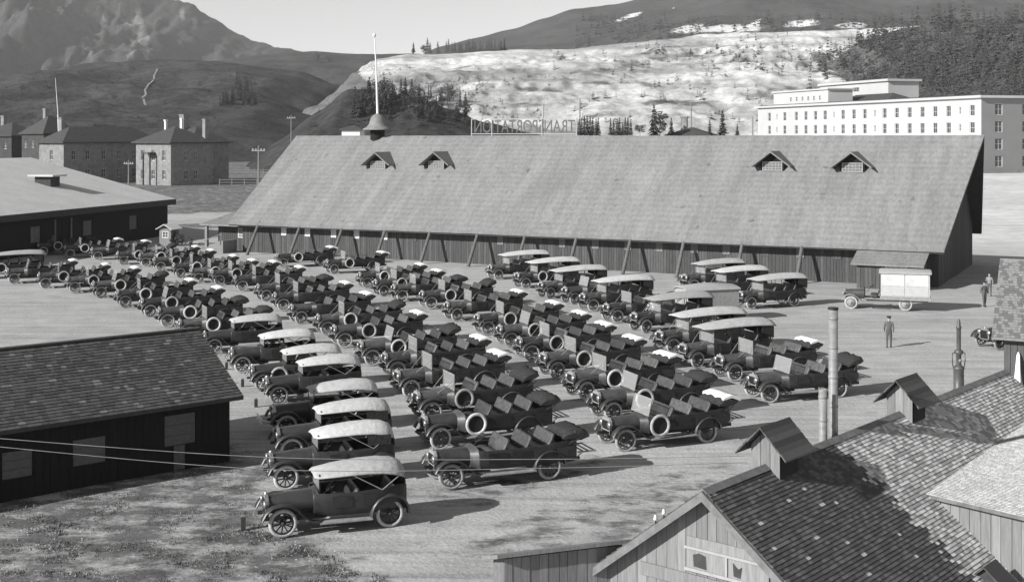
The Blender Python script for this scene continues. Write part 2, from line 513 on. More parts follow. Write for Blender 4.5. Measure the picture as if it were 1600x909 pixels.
def cliff(px, py, v):
    c = 0.0
    for cx, cy, rx, ry in ((213, 30, 17, 55), (228, 70, 7, 40), (165, 25, 7, 30), (190, 15, 12, 20), (285, 22, 7, 22), (305, 32, 8, 14), (130, 70, 6, 30), (195, 40, 6, 14), (205, 85, 7, 14), (142, 90, 6, 16)):
        c = max(c, 1.15 - ((px - cx) / rx) ** 2 - ((py - cy) / ry) ** 2)
    return max(-.3, min(.8, c * .8))
ridge('distant_mountain', 1300, 2600, [(-400, -90), (0, -95), (120, -70), (200, -38), (262, -4), (300, 8), (335, 28), (365, 50), (400, 62), (450, 72), (485, 79), (560, 84), (640, 88), (900, 120)],
      hm_far, amp=.08, nsc=.006, gully=.22, rough=9.0, cover=cliff, prof=lambda v: v ** 1.25, nx=330, ny=120)
ridge('wooded_mountain', 1100, 2100, [(560, 140), (640, 95), (690, 72), (740, 60), (800, 46), (850, 30), (900, 15), (960, 8), (1020, -4), (1200, -40), (1400, -60), (1700, -60), (2100, -20)],
      hm_up, amp=.05, nsc=.005, seed=4, nx=220, ny=80, prof=lambda v: v ** .9,
      cover=lambda px, py, v: max([1.05 - ((px - a) / r) ** 2 - ((py - b - (px - a) * k) / q) ** 2 for a, b, r, q, k in
            ((985, 26, 30, 5, -.3), (1052, 12, 9, 3, 0), (1120, 45, 95, 9, -.04), (1085, 44, 40, 9, -.1), (1255, 37, 40, 8, -.05), (1180, 36, 14, 7, -.5), (1330, 40, 35, 7, 0))] + [-.5]))
ridge('sage_hill', 430, 900, [(-500, 165), (-200, 145), (0, 124), (60, 110), (150, 98), (250, 94), (330, 96), (400, 103), (470, 112), (525, 132), (560, 152), (640, 190), (760, 230)],
      hm_mid, amp=.10, nsc=.012, gully=.05, seed=2, nx=200, ny=70, prof=lambda v: v ** .8,
      cover=lambda px, py, v: .75 - ((px - 470) / 90) ** 2 - ((py - 185) / 18) ** 2)
ridge('low_hill', 360, 560, [(-500, 215), (200, 205), (330, 180), (420, 160), (480, 178), (540, 200), (640, 212), (700, 225)], hm_lo, amp=.10, nsc=.02, seed=7, nx=90, ny=30)
ridge('brushy_foothill', 330, 425, [(430, 222), (500, 172), (545, 138), (575, 140), (620, 150), (660, 156), (700, 168), (760, 190), (830, 208), (900, 225)], hm_lo, amp=.14, nsc=.03, seed=12, nx=120, ny=40)
ridge('saddle_hill', 900, 1500, [(330, 96), (430, 84), (490, 80), (560, 84), (640, 84), (720, 95), (800, 110)], hm_mid, amp=.05, nsc=.008, seed=8, nx=80, ny=40)
def terr_cover(px, py, v):
    if px < 562 + max(0, py - 118) * 1.5: return 1.3
    c = -.25
    for a, b, rx, ry in ((1060, 85, 120, 18), (870, 92, 30, 9), (1150, 95, 70, 14), (690, 150, 60, 34), (620, 165, 40, 40), (640, 130, 30, 10), (1010, 180, 160, 8), (950, 130, 60, 5), (1180, 150, 60, 10), (800, 110, 45, 5), (840, 165, 120, 8), (1290, 100, 60, 24), (930, 112, 50, 8), (990, 100, 30, 14), (1100, 130, 60, 7), (720, 108, 30, 7), (860, 140, 90, 6), (1050, 160, 90, 8), (770, 135, 40, 10), (1230, 140, 50, 8)):
        c = max(c, .62 - .5 * (((px - a) / rx) ** 2 + ((py - b) / ry) ** 2))
    return c
ridge('travertine_terraces', 430, 860, [(470, 235), (520, 180), (548, 135), (565, 118), (590, 92), (640, 84), (700, 84), (760, 80), (830, 77), (880, 76), (960, 70), (1040, 64), (1100, 57), (1200, 52), (1330, 46), (1500, 40), (1700, 35)],
      hm_terr, amp=.075, nsc=.016, seed=3, nx=420, ny=190, cover=terr_cover, steps=7.0, rough=.4, prof=lambda v: .75 * v + .25 * sm(.1, .95, v))
ridge('forested_hill', 380, 700, [(1130, 235), (1200, 190), (1250, 130), (1300, 95), (1350, 60), (1420, 40), (1500, 30), (1600, 28), (1800, 25), (2300, 60)], hm_wood, amp=.08, nsc=.015, seed=5, nx=120, ny=50)

# white footpath on the sage hill
rndp = random.Random(5)
wp = ((246, 108), (241, 118), (240, 126), (231, 134), (227, 141), (228, 148), (223, 153), (226, 160), (228, 166))
pth = []
for (a, b), (c, d) in zip(wp, wp[1:]):
    for k in range(6): pth.append(hit(a + (c - a) * k / 6 + rndp.uniform(-.5, .5), b + (d - b) * k / 6))
pth = [p for p in pth if p and p.y < 1100]
m = MB()
for a, b in zip(pth, pth[1:]):
    if (a - b).length > 60: continue
    d = Vector((.55, 0, .0)); e = Vector((0, -.25, .18))
    m.add([a - d + e, a + d + e, b + d + e, b - d + e], [(0, 1, 2, 3)])
tag(obj('footpath', m.mesh('footpath', m_stone)), kind='structure')

# ------------------------------------------------------------------ trees
rnd = random.Random(11)
def conifer_mesh(seed, levels=15, per=7, slim=.22):
    r = random.Random(seed); m = MB()
    for k in range(levels):
        t = .10 + .88 * (k + r.random() * .5) / levels
        rad = slim * (1 - t) ** .85 * r.uniform(.75, 1.15) + .012
        for b in range(per):
            a = 2 * pi * (b + r.random()) / per
            R_ = rad * r.uniform(.6, 1.2)
            d = Vector((cos(a), sin(a), 0)); s = Vector((-sin(a), cos(a), 0))
            p0 = Vector((0, 0, t)); p1 = p0 + d * R_ * .6 - Vector((0, 0, R_ * r.uniform(.15, .35))); p2 = p0 + d * R_ - Vector((0, 0, R_ * r.uniform(.2, .6)))
            w = R_ * .33
            m.add([p0, p1 + s * w + Vector((0, 0, -.012)), p2, p1 - s * w + Vector((0, 0, -.012)), p1 + Vector((0, 0, .02))], [(0, 1, 4), (1, 2, 4), (2, 3, 4), (3, 0, 4)])
            e = p0 + d * R_ * r.uniform(.3, .8) + Vector((r.uniform(-.02, .02), r.uniform(-.02, .02), r.uniform(-.03, .02)))
            q = Vector((r.uniform(-1, 1), r.uniform(-1, 1), r.uniform(-1, 1))) * .03
            m.add([e + q, e - q + s * .025, e - d * .02 + Vector((0, 0, .03))], [(0, 1, 2)])
    return m
def round_mesh(seed, n=420):
    r = random.Random(seed); m = MB()
    cl = [(Vector((r.gauss(0, .16), r.gauss(0, .16), r.uniform(.3, .85))), r.uniform(.12, .22)) for _ in range(11)]
    for i in range(n):
        c, rr = r.choice(cl)
        d = Vector((r.gauss(0, 1), r.gauss(0, 1), r.gauss(0, 1))).normalized()
        p = c + d * rr * r.uniform(.6, 1.05)
        u = d.cross(Vector((r.gauss(0, 1), r.gauss(0, 1), r.gauss(0, 1)))).normalized() * .045; w = d.cross(u).normalized() * .035
        m.add([p - u, p + w, p + u, p - w], [(0, 1, 2, 3)])
    return m
tk = MB(); tk.tube([(0, 0, -.03), (0.005, 0, .3), (0, .004, .7), (0, 0, .96)], [.022, .017, .010, .003], 6)
for k in range(8):
    a = k * 2.4; z = .2 + .08 * k
    tk.tube([(0, 0, z), (cos(a) * .09, sin(a) * .09, z + .01)], [.005, .002], 3)
trunk_me = tk.mesh('trunk', m_trunk)
con_me = [conifer_mesh(s, 15, 7, sl).mesh('conifer_crown', m_leaf) for s, sl in ((1, .20), (2, .25), (3, .17), (4, .3))]
rnd_me = [round_mesh(s).mesh('round_crown', m_leaf2) for s in (5, 6, 7)]
def tree(px, py, hp, kind, label, group, D=None):
    p = None if D else hit(px, py)
    if p is None:
        D = D or 420.0
        p = at(px, py, D)
    h = hp * p.y / F
    r = thing('pine_tree' if kind < 4 else 'juniper_tree', label, 'tree', p - Vector((0, 0, h * .02)), rnd.random() * 6, group)
    for nm, me in (('trunk', trunk_me), ('crown', con_me[kind] if kind < 4 else rnd_me[kind - 4])):
        o = obj(nm, me, r); s = h * rnd.uniform(.95, 1.05); o.scale = (s * rnd.uniform(.9, 1.15), s, h)
for px, py, hp in ((646, 83, 17), (668, 83, 25), (672, 84, 18), (684, 84, 20), (662, 84, 14)):
    tree(px, py, hp, rnd.choice((1, 3, 4)), 'dark pine standing alone on the left crest of the white terraces', 'lone pines on the terrace crest')
for k in range(26):
    px = 698 + k * 3.6 + rnd.uniform(-2, 2)
    tree(px, 82 - (px - 698) * .03, rnd.uniform(12, 22), rnd.choice((0, 1, 3)), 'dark pine in the close row along the crest of the white terraces', 'row of pines on the terrace crest')
for px, py, hp in ((496, 98, 15), (513, 98, 12)):
    tree(px, py, hp, 4, 'small round tree by itself on the far grassy saddle', 'pair of round trees on the saddle')
for k in range(20):
    px = 342 + rnd.random() * 62; py = 140 + abs(px - 372) * .25 + rnd.uniform(0, 22)
    tree(px, py, rnd.uniform(18, 32), rnd.choice((0, 1, 2, 3)), 'dark pine in the small grove on the sagebrush hillside', 'pine grove on the sage hill')
for k in range(64):
    px = 560 + rnd.random() * 180; py = 150 + rnd.random() * 38 + max(0, (px - 640) * .12)
    tree(px, py, rnd.uniform(15, 34), rnd.choice((0, 1, 2, 3, 4, 5)), 'dark tree in the scattered wood at the foot of the white terraces', 'scattered wood below the terraces')
for k in range(9):
    tree(552 + rnd.random() * 24, 165 + rnd.random() * 20, rnd.uniform(26, 44), rnd.choice((0, 3, 1)), 'tall dark pine in the gully behind the flagpole', 'pines in the gully')
for k in range(16):
    px = 905 + (k % 8) * 4.3 + (50 if k > 7 else 0) * 1.0 + rnd.uniform(-1, 1)
    tree(px, 212, rnd.uniform(20, 34), rnd.choice((0, 2, 2)), 'young conifer in the thicket rising behind the barn ridge', 'conifer thicket behind the ridge', D=205)
for px, hp, kd, lb in ((1022, 52, 1, 'tall ragged spruce rising behind the barn beside a chimney'), (1031, 40, 4, 'bushy dark tree beside the tall ragged spruce'), (1049, 30, 3, 'small spruce between the ragged spruce and a chimney'),
                       (1109, 28, 0, 'slim spruce beside the conical spruce behind the barn roof'), (1129, 42, 3, 'broad conical spruce rising behind the barn ridge'), (1152, 20, 3, 'short conical spruce nearest the white hotel'), (1000, 20, 5, 'low dark bush at the foot of the ragged spruce')):
    tree(px, 213, hp, kd, lb, None, D=210)

# forests and scrub too far to count
def scatter(name, label, cat, spots, matl, slim=.24, lv=7, per=5, seed=1):
    r = random.Random(seed); big = MB()
    pro = [conifer_mesh(40 + i, lv, per, slim) for i in range(4)]
    for p, h in spots:
        b = r.choice(pro); a = r.random() * 6; s = h * r.uniform(.85, 1.2)
        mx = Matrix.Translation(p) @ Matrix.Rotation(a, 4, 'Z') @ Matrix.Diagonal((s, s, h, 1))
        big.add(b.v, b.f, 0, False, mx)
    me = bpy.data.meshes.new(name); me.from_pydata(big.v, [], big.f); me.materials.append(matl)
    tag(obj(name, me), label, cat, kind='stuff')
sp = []
for k in range(1900):
    px = 1205 + rnd.random() * 420; py = 20 + rnd.random() * 165
    lim = 1340 - (py - 60) * .9 if py < 110 else 1290 - (py - 110) * .2
    if px < lim + rnd.uniform(-25, 25): continue
    if noise.noise(Vector((px * .018, py * .03, 15))) < rnd.uniform(-.55, -.05): continue
    p = hit(px, py)
    if p and p.y < 760: sp.append((p, rnd.choice((4, 6, 8, 9, 10, 13)) * rnd.uniform(.8, 1.2)))
scatter('far_forest', 'dense dark conifer forest covering the hillside above the white hotel', 'forest', sp, mat('pale_needles', .058, .8, .5, .25), .22)  # needle colour lighter than the other conifer needles
sp = []
for k in range(750):
    px = 850 + rnd.random() * 440; py = 50 + rnd.random() * 145
    d = noise.noise(Vector((px * .02, py * .05, 1))) + (.35 if 70 < py < 100 and px > 960 else 0)
    if d < rnd.uniform(.0, .5): continue
    p = hit(px, py)
    if p: sp.append((p, rnd.uniform(1.6, 4.6)))
for k in range(70):
    px = 600 + rnd.random() * 260; py = 120 + rnd.random() * 70
    p = hit(px, py)
    if p: sp.append((p, rnd.uniform(1.2, 3)))
scatter('terrace_scrub', 'small dark junipers dotted over the white travertine terraces', 'scrub', sp, m_leaf, .4, 5, 5, 2)
sp = []
for k in range(900):
    px = 900 + rnd.random() * 720; py = 30 + rnd.random() * 45
    p = hit(px, py)
    if p and p.y > 1000 and noise.noise(Vector((px * .03, py * .1, 5))) > -.15: sp.append((p, rnd.uniform(9, 20)))
scatter('mountain_wood', 'distant woods spread over the slope above the white terraces', 'forest', sp, m_leaf, .3, 4, 4, 3)
sp = []
for k in range(1500):
    px = rnd.random() * 800; py = 100 + rnd.random() * 105
    p = hit(px, py)
    if p and p.y < 1000 and noise.noise(Vector((px * .02, py * .04, 7))) > -.05: sp.append((p, rnd.uniform(.7, 2.2)))
scatter('sage_brush', 'low dark sagebrush dotted over the left grassy hillsides', 'scrub', sp, mat('sage_leaf', .035, .9, .5, .3), .55, 4, 5, 4)

# ------------------------------------------------------------------ building helpers
WIN = {}
def window_part(parent, w, h, loc, rot=(0, 0, 0), pane=None, frame=None, bars=(1, 1), name='window'):
    """a window in its opening, outward = -y local: pane (part) with its frame (sub-part)"""
    pane = pane or m_glass; frame = frame or m_pale
    k = (round(w, 2), round(h, 2), pane.name, frame.name, bars)
    if k not in WIN:
        a = MB().box(-w / 2, w / 2, .0, .03, 0, h)
        b = MB(); t = min(.07, w * .12)
        b.box(-w / 2, -w / 2 + t, -.04, -.003, 0, h).box(w / 2 - t, w / 2, -.04, -.003, 0, h)
        b.box(-w / 2 + t, w / 2 - t, -.04, -.003, 0, t).box(-w / 2 + t, w / 2 - t, -.04, -.003, h - t, h)
        for i in range(bars[0]):
            x = -w / 2 + w * (i + 1) / (bars[0] + 1); b.box(x - t * .3, x + t * .3, -.03, -.004, t, h - t)
        for i in range(bars[1]):
            z = h * (i + 1) / (bars[1] + 1); b.box(-w / 2 + t, w / 2 - t, -.034, -.005, z - t * .3, z + t * .3)
        WIN[k] = (a.mesh('window_pane', pane), b.mesh('window_frame', frame))
    o = obj(name, WIN[k][0], parent, loc, rot)
    obj('frame', WIN[k][1], o)
    return o

def wall_mesh(length, z0, z1, rects, matl, th=.3):
    """wall along +x, outer face y=0, openings cut with reveals"""
    m = MB()
    xs = sorted({0, length} | {a for r in rects for a in r[:2]}); zs = sorted({z0, z1} | {a for r in rects for a in r[2:]})
    for i in range(len(xs) - 1):
        for j in range(len(zs) - 1):
            cx, cz = (xs[i] + xs[i + 1]) / 2, (zs[j] + zs[j + 1]) / 2
            if any(r[0] < cx < r[1] and r[2] < cz < r[3] for r in rects): continue
            m.add([(xs[i], 0, zs[j]), (xs[i + 1], 0, zs[j]), (xs[i + 1], 0, zs[j + 1]), (xs[i], 0, zs[j + 1])], [(0, 1, 2, 3)])
    for a, b, c, d in rects:
        m.add([(a, 0, c), (b, 0, c), (b, th, c), (a, th, c), (a, 0, d), (b, 0, d), (b, th, d), (a, th, d)], [(0, 1, 2, 3), (4, 5, 6, 7), (0, 3, 7, 4), (1, 2, 6, 5)])
    m.add([(0, 0, z1), (length, 0, z1), (length, th, z1), (0, th, z1), (0, th, z0), (length, th, z0)], [(0, 1, 2, 3), (3, 2, 5, 4)])
    return m.mesh('wall', matl)

def hip_roof(L, W, z, rise, ov, matl, name='roof', hip=None):
    m = MB(); t = .25
    hip = min(L, W) / 2 if hip is None else hip
    a = [(-ov, -ov, z), (L + ov, -ov, z), (L + ov, W + ov, z), (-ov, W + ov, z)]
    b = [(x, y, q + t) for x, y, q in a]
    r0, r1 = (hip, W / 2, z + rise), (L - hip, W / 2, z + rise)
    if W > L: r0, r1 = (L / 2, hip, z + rise), (L / 2, W - hip, z + rise)
    m.add(a + b + [r0, r1], [(3, 2, 1, 0), (0, 1, 5, 4), (1, 2, 6, 5), (2, 3, 7, 6), (3, 0, 4, 7)] + ([(4, 5, 9, 8), (5, 6, 9), (6, 7, 8, 9), (7, 4, 8)] if W <= L else [(4, 5, 8), (5, 6, 9, 8), (6, 7, 9), (7, 4, 8, 9)]))
    return m.mesh(name, matl)

def slab(m, a, b, c, d, th, mi=0):     # roof slab: top corners a,b,c,d, thickness downward
    dn = Vector((0, 0, -th))
    P = [Vector(q) for q in (a, b, c, d)]
    m.hexa([p + dn for p in P] + P, mi)

# ------------------------------------------------------------------ the long barn
BA = math.atan2(-.454, .891)
barn = thing('transport_barn', 'long shingle-roofed barn with four roof dormers and a row of eave props', 'barn', (-28.1, 132.8, 0), BA)
BL, BW = 69.5, 21.0
EH, RH, HALF = 3.1, 12.1, BW / 2
ov = 1.2
m = MB()
kx = (RH - EH) / (HALF + ov)
# near slope, far slope: ridge oversails the right gable end
xl, xr, xr_top = -.9, BL + .7, BL + 2.3
sf = MB()
slab(sf, (xl + .02, -ov + .02, EH - .30), (xr - .02, -ov + .02, EH - .30), (xr_top - .02, HALF, RH - .30), (xl + .02, HALF, RH - .30), .03)
slab(sf, (xl + .02, HALF, RH - .30), (xr_top - .02, HALF, RH - .30), (xr - .02, BW + ov - .02, EH - .30), (xl + .02, BW + ov - .02, EH - .30), .03)
obj('soffit_shade', sf.mesh('soffit_shade', m_timberdk), barn)  # dark sheet added under the roof to blacken its shaded underside
def sag_slab(m, a, b, c, d, th, nx=70, ny=14, amp=.05):
    a, b, c, d = (Vector(q) for q in (a, b, c, d)); T = []
    for j in range(ny + 1):
        for i in range(nx + 1):
            p = (a * (1 - i / nx) + b * (i / nx)) * (1 - j / ny) + (d * (1 - i / nx) + c * (i / nx)) * (j / ny)
            e = amp * (noise.noise(Vector((p.x * .12, p.y * .2, p.z * .1))) + .5 * noise.noise(Vector((p.x * .9, p.y * .7, 2))))
            T.append(p + Vector((0, 0, e)))
    n = len(T); B = [p - Vector((0, 0, th)) for p in T]; w = nx + 1; fs = []
    for j in range(ny):
        for i in range(nx):
            k = j * w + i
            fs += [(k, k + 1, k + w + 1, k + w), (n + k, n + k + w, n + k + w + 1, n + k + 1)]
    for i in range(nx):
        fs += [(i, n + i, n + i + 1, i + 1), (ny * w + i, ny * w + i + 1, n + ny * w + i + 1, n + ny * w + i)]
    for j in range(ny):
        k = j * w; q = k + nx
        fs += [(k, k + w, n + k + w, n + k), (q, n + q, n + q + w, q + w)]
    m.add(T + B, fs)
sag_slab(m, (xl, -ov, EH), (xr, -ov, EH), (xr_top, HALF, RH), (xl, HALF, RH), .2)
sag_slab(m, (xl, HALF, RH), (xr_top, HALF, RH), (xr, BW + ov, EH), (xl, BW + ov, EH), .2)
obj('roof', m.mesh('barn_roof', m_roof), barn)
m = MB().box(0, BL, .06, .2, -.2, EH + .55)
m.box(0, BL, BW - .2, BW, -.2, EH + .55)
for x0 in (0, BL - .14):
    m.prism([(HALF, RH - .4), (0.2, EH + .4), (.2, -.2), (BW - .2, -.2), (BW - .2, EH + .4)], 0, .14, mx=Matrix.Translation((x0, 0, 0)) @ Matrix(((0, 1, 0, 0), (1, 0, 0, 0), (0, 0, 1, 0), (0, 0, 0, 1))))
obj('wall', m.mesh('barn_wall', m_board), barn)
# boards too narrow to pick apart: one part
m = MB(); x = .0; r = random.Random(3)
while x < BL - .3:
    w = r.uniform(.22, .32); d = r.uniform(0, .03)
    m.box(x + .012, x + w - .012, .0 + d, .058, -.2, EH + .5, r.choice((0, 0, 1))); x += w
y = .22
while y < BW - .5:
    w = r.uniform(.25, .34); d = r.uniform(0, .03)
    zt = RH - .45 - abs(y + w / 2 - HALF) * kx
    for xx in (BL + .002, -.052):
        m.box(xx, xx + .05, y + .01, y + w - .01, -.2, zt, r.choice((2, 2, 3)))  # gable boards darkened in colour to deepen their shade
    y += w
m_board2 = mat('grey_board', .09, .85, .3, 3, stretch=(6, 6, .5))
tag(obj('board_cladding', m.mesh('barn_boards', [m_board, m_board2, m_timberdk, mat('shaded_gable_board', .085, .85, .3, 3, stretch=(6, 6, .5))]), barn), kind='stuff')
# eave plate, rafter ends
m = MB().box(-.5, BL + .4, -.98, -.78, EH - .24, EH + .02)
obj('eave_beam', m.mesh('eave_beam', m_timberdk), barn)
# props: from the eave beam out to the ground
def barn_x(px):      # where a photo column meets the eave line
    t = (px - 800) / F
    ox, oy = -28.1 + .454 * -.5, 132.8 + .891 * -.5
    return (t * oy - ox) / (.891 + t * .454)
m = MB().tube([(0, -1.0, EH - .05), (-.05, -2.9, -.1)], [.16, .18], 6)
prop_me = m.mesh('prop', mat('prop_pole', .12, .85, .3, 4))
for px in (409, 474, 540, 607, 677, 751, 825, 905, 989, 1072, 1163, 1256):
    obj('prop', prop_me, barn, (barn_x(px), 0, 0))
for px in (364, 439, 476, 517, 553, 597, 642, 735, 778, 875, 927, 978, 1027, 1082, 1132, 1193, 1248, 1306):
    if px < 385: continue
    dim = px in (642, 735, 1193, 1306)
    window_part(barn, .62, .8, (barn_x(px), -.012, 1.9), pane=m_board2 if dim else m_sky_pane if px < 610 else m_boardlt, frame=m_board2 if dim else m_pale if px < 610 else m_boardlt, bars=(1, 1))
# dormers
m_boardpale = mat('pale_frame', .33, .8, .1, 5)
def dormer(px, py):
    # hit the near roof plane
    p = Vector((0, 0, H)); d = Vector(((px - 800) / F, 1, -(py - HZ) / F))
    inv = Matrix.Translation((-28.1, 132.8, 0)) @ Matrix.Rotation(BA, 4, 'Z'); inv.invert()
    a = inv @ p; b = inv @ (p + d) - a
    # z = EH + (y+ov)*kx
    t = (EH + (a.y + ov) * kx - a.z) / (b.z - b.y * kx)
    return a + b * t
dm = MB(); dw, dh = 1.05, .8
dm.prism([(-dw, 0), (dw, 0), (dw, dh), (0, dh + .72), (-dw, dh)], 0, 3.2)
dorm_wall = dm.mesh('dormer_wall', m_boarddk)
dm = MB()
slab(dm, (-1.75, -.75, dh - .28), (0, -.75, dh + 1.02), (0, 3.2, dh + 1.02), (-1.75, 3.2, dh - .28), .14)
slab(dm, (0, -.75, dh + 1.02), (1.75, -.75, dh - .28), (1.75, 3.2, dh - .28), (0, 3.2, dh + 1.02), .14)
dorm_roof = dm.mesh('dormer_roof', mat('dormer_shingle', .2, .9, .2, 3))
for px, py in ((591, 264), (682, 264), (1207, 267), (1332, 269)):
    p = dormer(px, py)
    o = obj('dormer', dorm_wall, barn, (p.x, p.y, p.z - .05))
    obj('dormer_roof', dorm_roof, o)
    window_part(o, 1.8, .8, (0, -.06, .06), pane=m_timber, frame=m_boardpale, bars=(5, 2))
# right-hand lean-to against the front wall
lx0, lx1 = barn_x(1350) - .2, barn_x(1452)
m = MB()
m.box(lx0 + .2, lx1 - .2, -3.3, -.03, -.1, 1.98)
lt = obj('lean_to', m.mesh('lean_to', m_board), barn)
m = MB(); slab(m, (lx0 - .2, -3.7, 1.95), (lx1 + .1, -3.7, 1.95), (lx1 + .1, -1.0, 2.86), (lx0 - .2, -1.0, 2.86), .1)
obj('lean_to_roof', m.mesh('lean_to_roof', m_roof), lt)
m = MB(); x = lx0 + .2
while x < lx1 - .45:
    m.box(x + .01, x + .28, -3.34, -3.302, -.1, 1.98, r.choice((0, 0, 1))); x += .3
tag(obj('lean_to_boards', m.mesh('lean_to_boards', [m_board, m_board2]), lt), kind='stuff')
window_part(lt, 1.6, .45, ((lx0 + lx1) / 2 + .6, -3.36, 1.4), pane=m_board2, frame=m_pale, bars=(3, 1))
# left-hand annex
m = MB().box(-4.2, -.06, 1.2, 12, -.1, 2.75)
an = obj('annex', m.mesh('annex', m_board), barn)
m = MB(); slab(m, (-5.6, -.2, 2.75), (-.3, -.2, 2.75), (-.3, 13, 5.0), (-5.6, 13, 5.0), .15)
obj('annex_roof', m.mesh('annex_roof', m_roof), an)
m = MB(); x = -4.2
while x < -.3:
    m.box(x + .01, x + .26, 1.16, 1.198, -.1, 2.6, r.choice((0, 0, 1))); x += .28
tag(obj('annex_boards', m.mesh('annex_boards', [m_board, m_board2]), an), kind='stuff')
window_part(an, .75, 1.0, (-1.1, 1.14, 1.35), pane=m_board2, frame=m_pale, bars=(2, 2))
obj('corner_post', MB().box(-5.0, -4.7, -.05, .25, -.1, 2.6).mesh('corner_post', m_boardlt), an)
# bell-shaped cupola with flag mast on the ridge
cux = barn_x(590) + 0.0
t = (590 - 800) / F
# ridge line position for that photo column
ox, oy = -28.1 + .454 * HALF, 132.8 + .891 * HALF
cux = (t * oy - ox) / (.891 + t * .454)
cup = obj('cupola', MB().lathe([(.8, -.6), (.8, .7)], 8).mesh('cupola_base', m_boarddk), barn, (cux, HALF, RH))
obj('cupola_roof', MB().lathe([(1.62, .62), (1.62, .70), (1.25, .88), (.95, 1.2), (.82, 1.6), (.72, 1.95), (.5, 2.2), (.16, 2.36), (.1, 2.4)], 20).mesh('cupola_roof', m_roof), cup)
obj('flag_mast', MB().tube([(0, 0, 2.3), (-.1, 0, 5), (-.22, 0, 8), (-.42, 0, 10.6)], [.14, .11, .08, .05], 8).lathe([(.02, 10.6), (.16, 10.72), (.2, 10.85), (.16, 10.98), (.02, 11.1)], 10, mx=Matrix.Translation((-.42, 0, 0))).mesh('flag_mast', m_pale), cup)
# sign on the ridge, seen from behind
def ridge_x(px):
    t = (px - 800) / F
    return (t * oy - ox) / (.891 + t * .454)
sx0, sx1 = ridge_x(737), ridge_x(901)
m = MB()
for xx in (sx0, sx1, sx0 + (sx1 - sx0) * .2, sx0 + (sx1 - sx0) * .68):
    m.box(xx - .045, xx + .045, -.05, .05, -.2, 1.75 if xx < sx1 - .1 else 1.75)
m.box(sx0 - .06, sx1 + .06, -.04, .04, 1.66, 1.74).box(sx0 - .06, sx1 + .06, -.04, .04, .13, .21)
sx2 = sx0 + (sx1 - sx0) * .68
m.box(sx2 - .09, sx2 + .09, .06, .16, -.2, 3.1)
sg = obj('roof_sign', m.mesh('sign_frame', m_greytop), barn, (0, HALF, RH))
fc = bpy.data.curves.new('sign_text', 'FONT'); fc.body = 'TRANSPORTATION'; fc.size = 1.5; fc.extrude = .02; fc.align_x = 'CENTER'
fo = bpy.data.objects.new('tmp_text', fc); col.objects.link(fo)
bpy.context.view_layer.update()
tme = bpy.data.meshes.new_from_object(fo.evaluated_get(bpy.context.evaluated_depsgraph_get()))
bpy.data.objects.remove(fo)
xs = [v.co.x for v in tme.vertices]; zs = [v.co.y for v in tme.vertices]
fit = (sx1 - sx0 - .5) / (max(xs) - min(xs)); fz = 1.3 / (max(zs) - min(zs))
for v in tme.vertices:
    x, y, z = v.co
    v.co = (-x * fit, z, (y - min(zs)) * fz)       # turned to face away from the yard
tme.materials.clear(); tme.materials.append(mat('sign_letter_paint', .10, .7, .2, 4))
obj('lettering', tme, sg, ((sx0 + sx1) / 2, .08, .28))

# ------------------------------------------------------------------ the big warehouse on the left
WA = math.atan2(.97, .23)
WL = 62.0
wh = thing('warehouse', 'wide dark-walled warehouse with a low pale roof beside the far end of the bus rows', 'warehouse', (-42 - .23 * WL, 155 - .97 * WL, 0), WA)
rects = [(WL - d - .9, WL - d + .9, 1.3, 2.9) for d in (8, 17.5, 27)] + [(WL - 23.6, WL - 20.8, 0.0, 3.2)]
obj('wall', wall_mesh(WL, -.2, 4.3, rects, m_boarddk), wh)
for d in (8, 17.5, 27):
    window_part(wh, 1.8, 1.6, (WL - d, .15, 1.3), pane=m_timber, frame=m_timber)
dr = obj('door', MB().box(WL - 23.6, WL - 22.25, .1, .16, 0, 3.2).box(WL - 22.15, WL - 20.8, .1, .16, 0, 3.2).mesh('warehouse_door', m_boarddk), wh)
obj('door_frame', MB().box(WL - 23.8, WL - 23.55, -.06, .05, 0, 3.4).box(WL - 20.85, WL - 20.6, -.06, .05, 0, 3.4).mesh('door_frame', m_timber), dr)
m = MB().box(0, WL, 37.7, 38, -.2, 4.3)
for x0 in (0, WL - .25):
    m.prism([(0.31, -.2), (37.6, -.2), (37.6, 4.3), (19, 9.0), (.31, 4.3)], 0, .25, mx=Matrix.Translation((x0, 0, 0)) @ Matrix(((0, 1, 0, 0), (1, 0, 0, 0), (0, 0, 1, 0), (0, 0, 0, 1))))
obj('end_wall', m.mesh('warehouse_end', m_boarddk), wh)
m = MB()
slab(m, (-.8, -.9, 4.42), (WL + .3, -.9, 4.42), (WL + .3, 19, 9.4), (-.8, 19, 9.4), .3)
slab(m, (-.8, 19, 9.4), (WL + .3, 19, 9.4), (WL + .3, 38.9, 4.42), (-.8, 38.9, 4.42), .3)
obj('roof', m.mesh('warehouse_roof', m_ware), wh)
obj('eave_board', MB().box(-.8, WL + .3, -.98, -.91, 3.75, 4.40).mesh('eave_board', m_timberdk), wh)
inv = (Matrix.Translation(wh.location) @ Matrix.Rotation(WA, 4, 'Z')).inverted()
a = inv @ Vector((0, 0, H)); b = inv @ Vector(((74 - 800) / F, 1, H - (288 - HZ) / F)) - a
kk = (9.4 - 4.42) / 19.9
tt = (4.42 + (a.y + .9) * kk - a.z) / (b.z - b.y * kk); p = a + b * tt
m = MB().box(-.9, .9, -1.0, 1.0, -.5, .9)
ve = obj('roof_vent', m.mesh('roof_vent', m_timberdk), wh, p)
obj('vent_cap', MB().box(-1.4, 1.4, -1.6, 1.6, .9, 1.1).mesh('vent_cap', m_ware), ve)

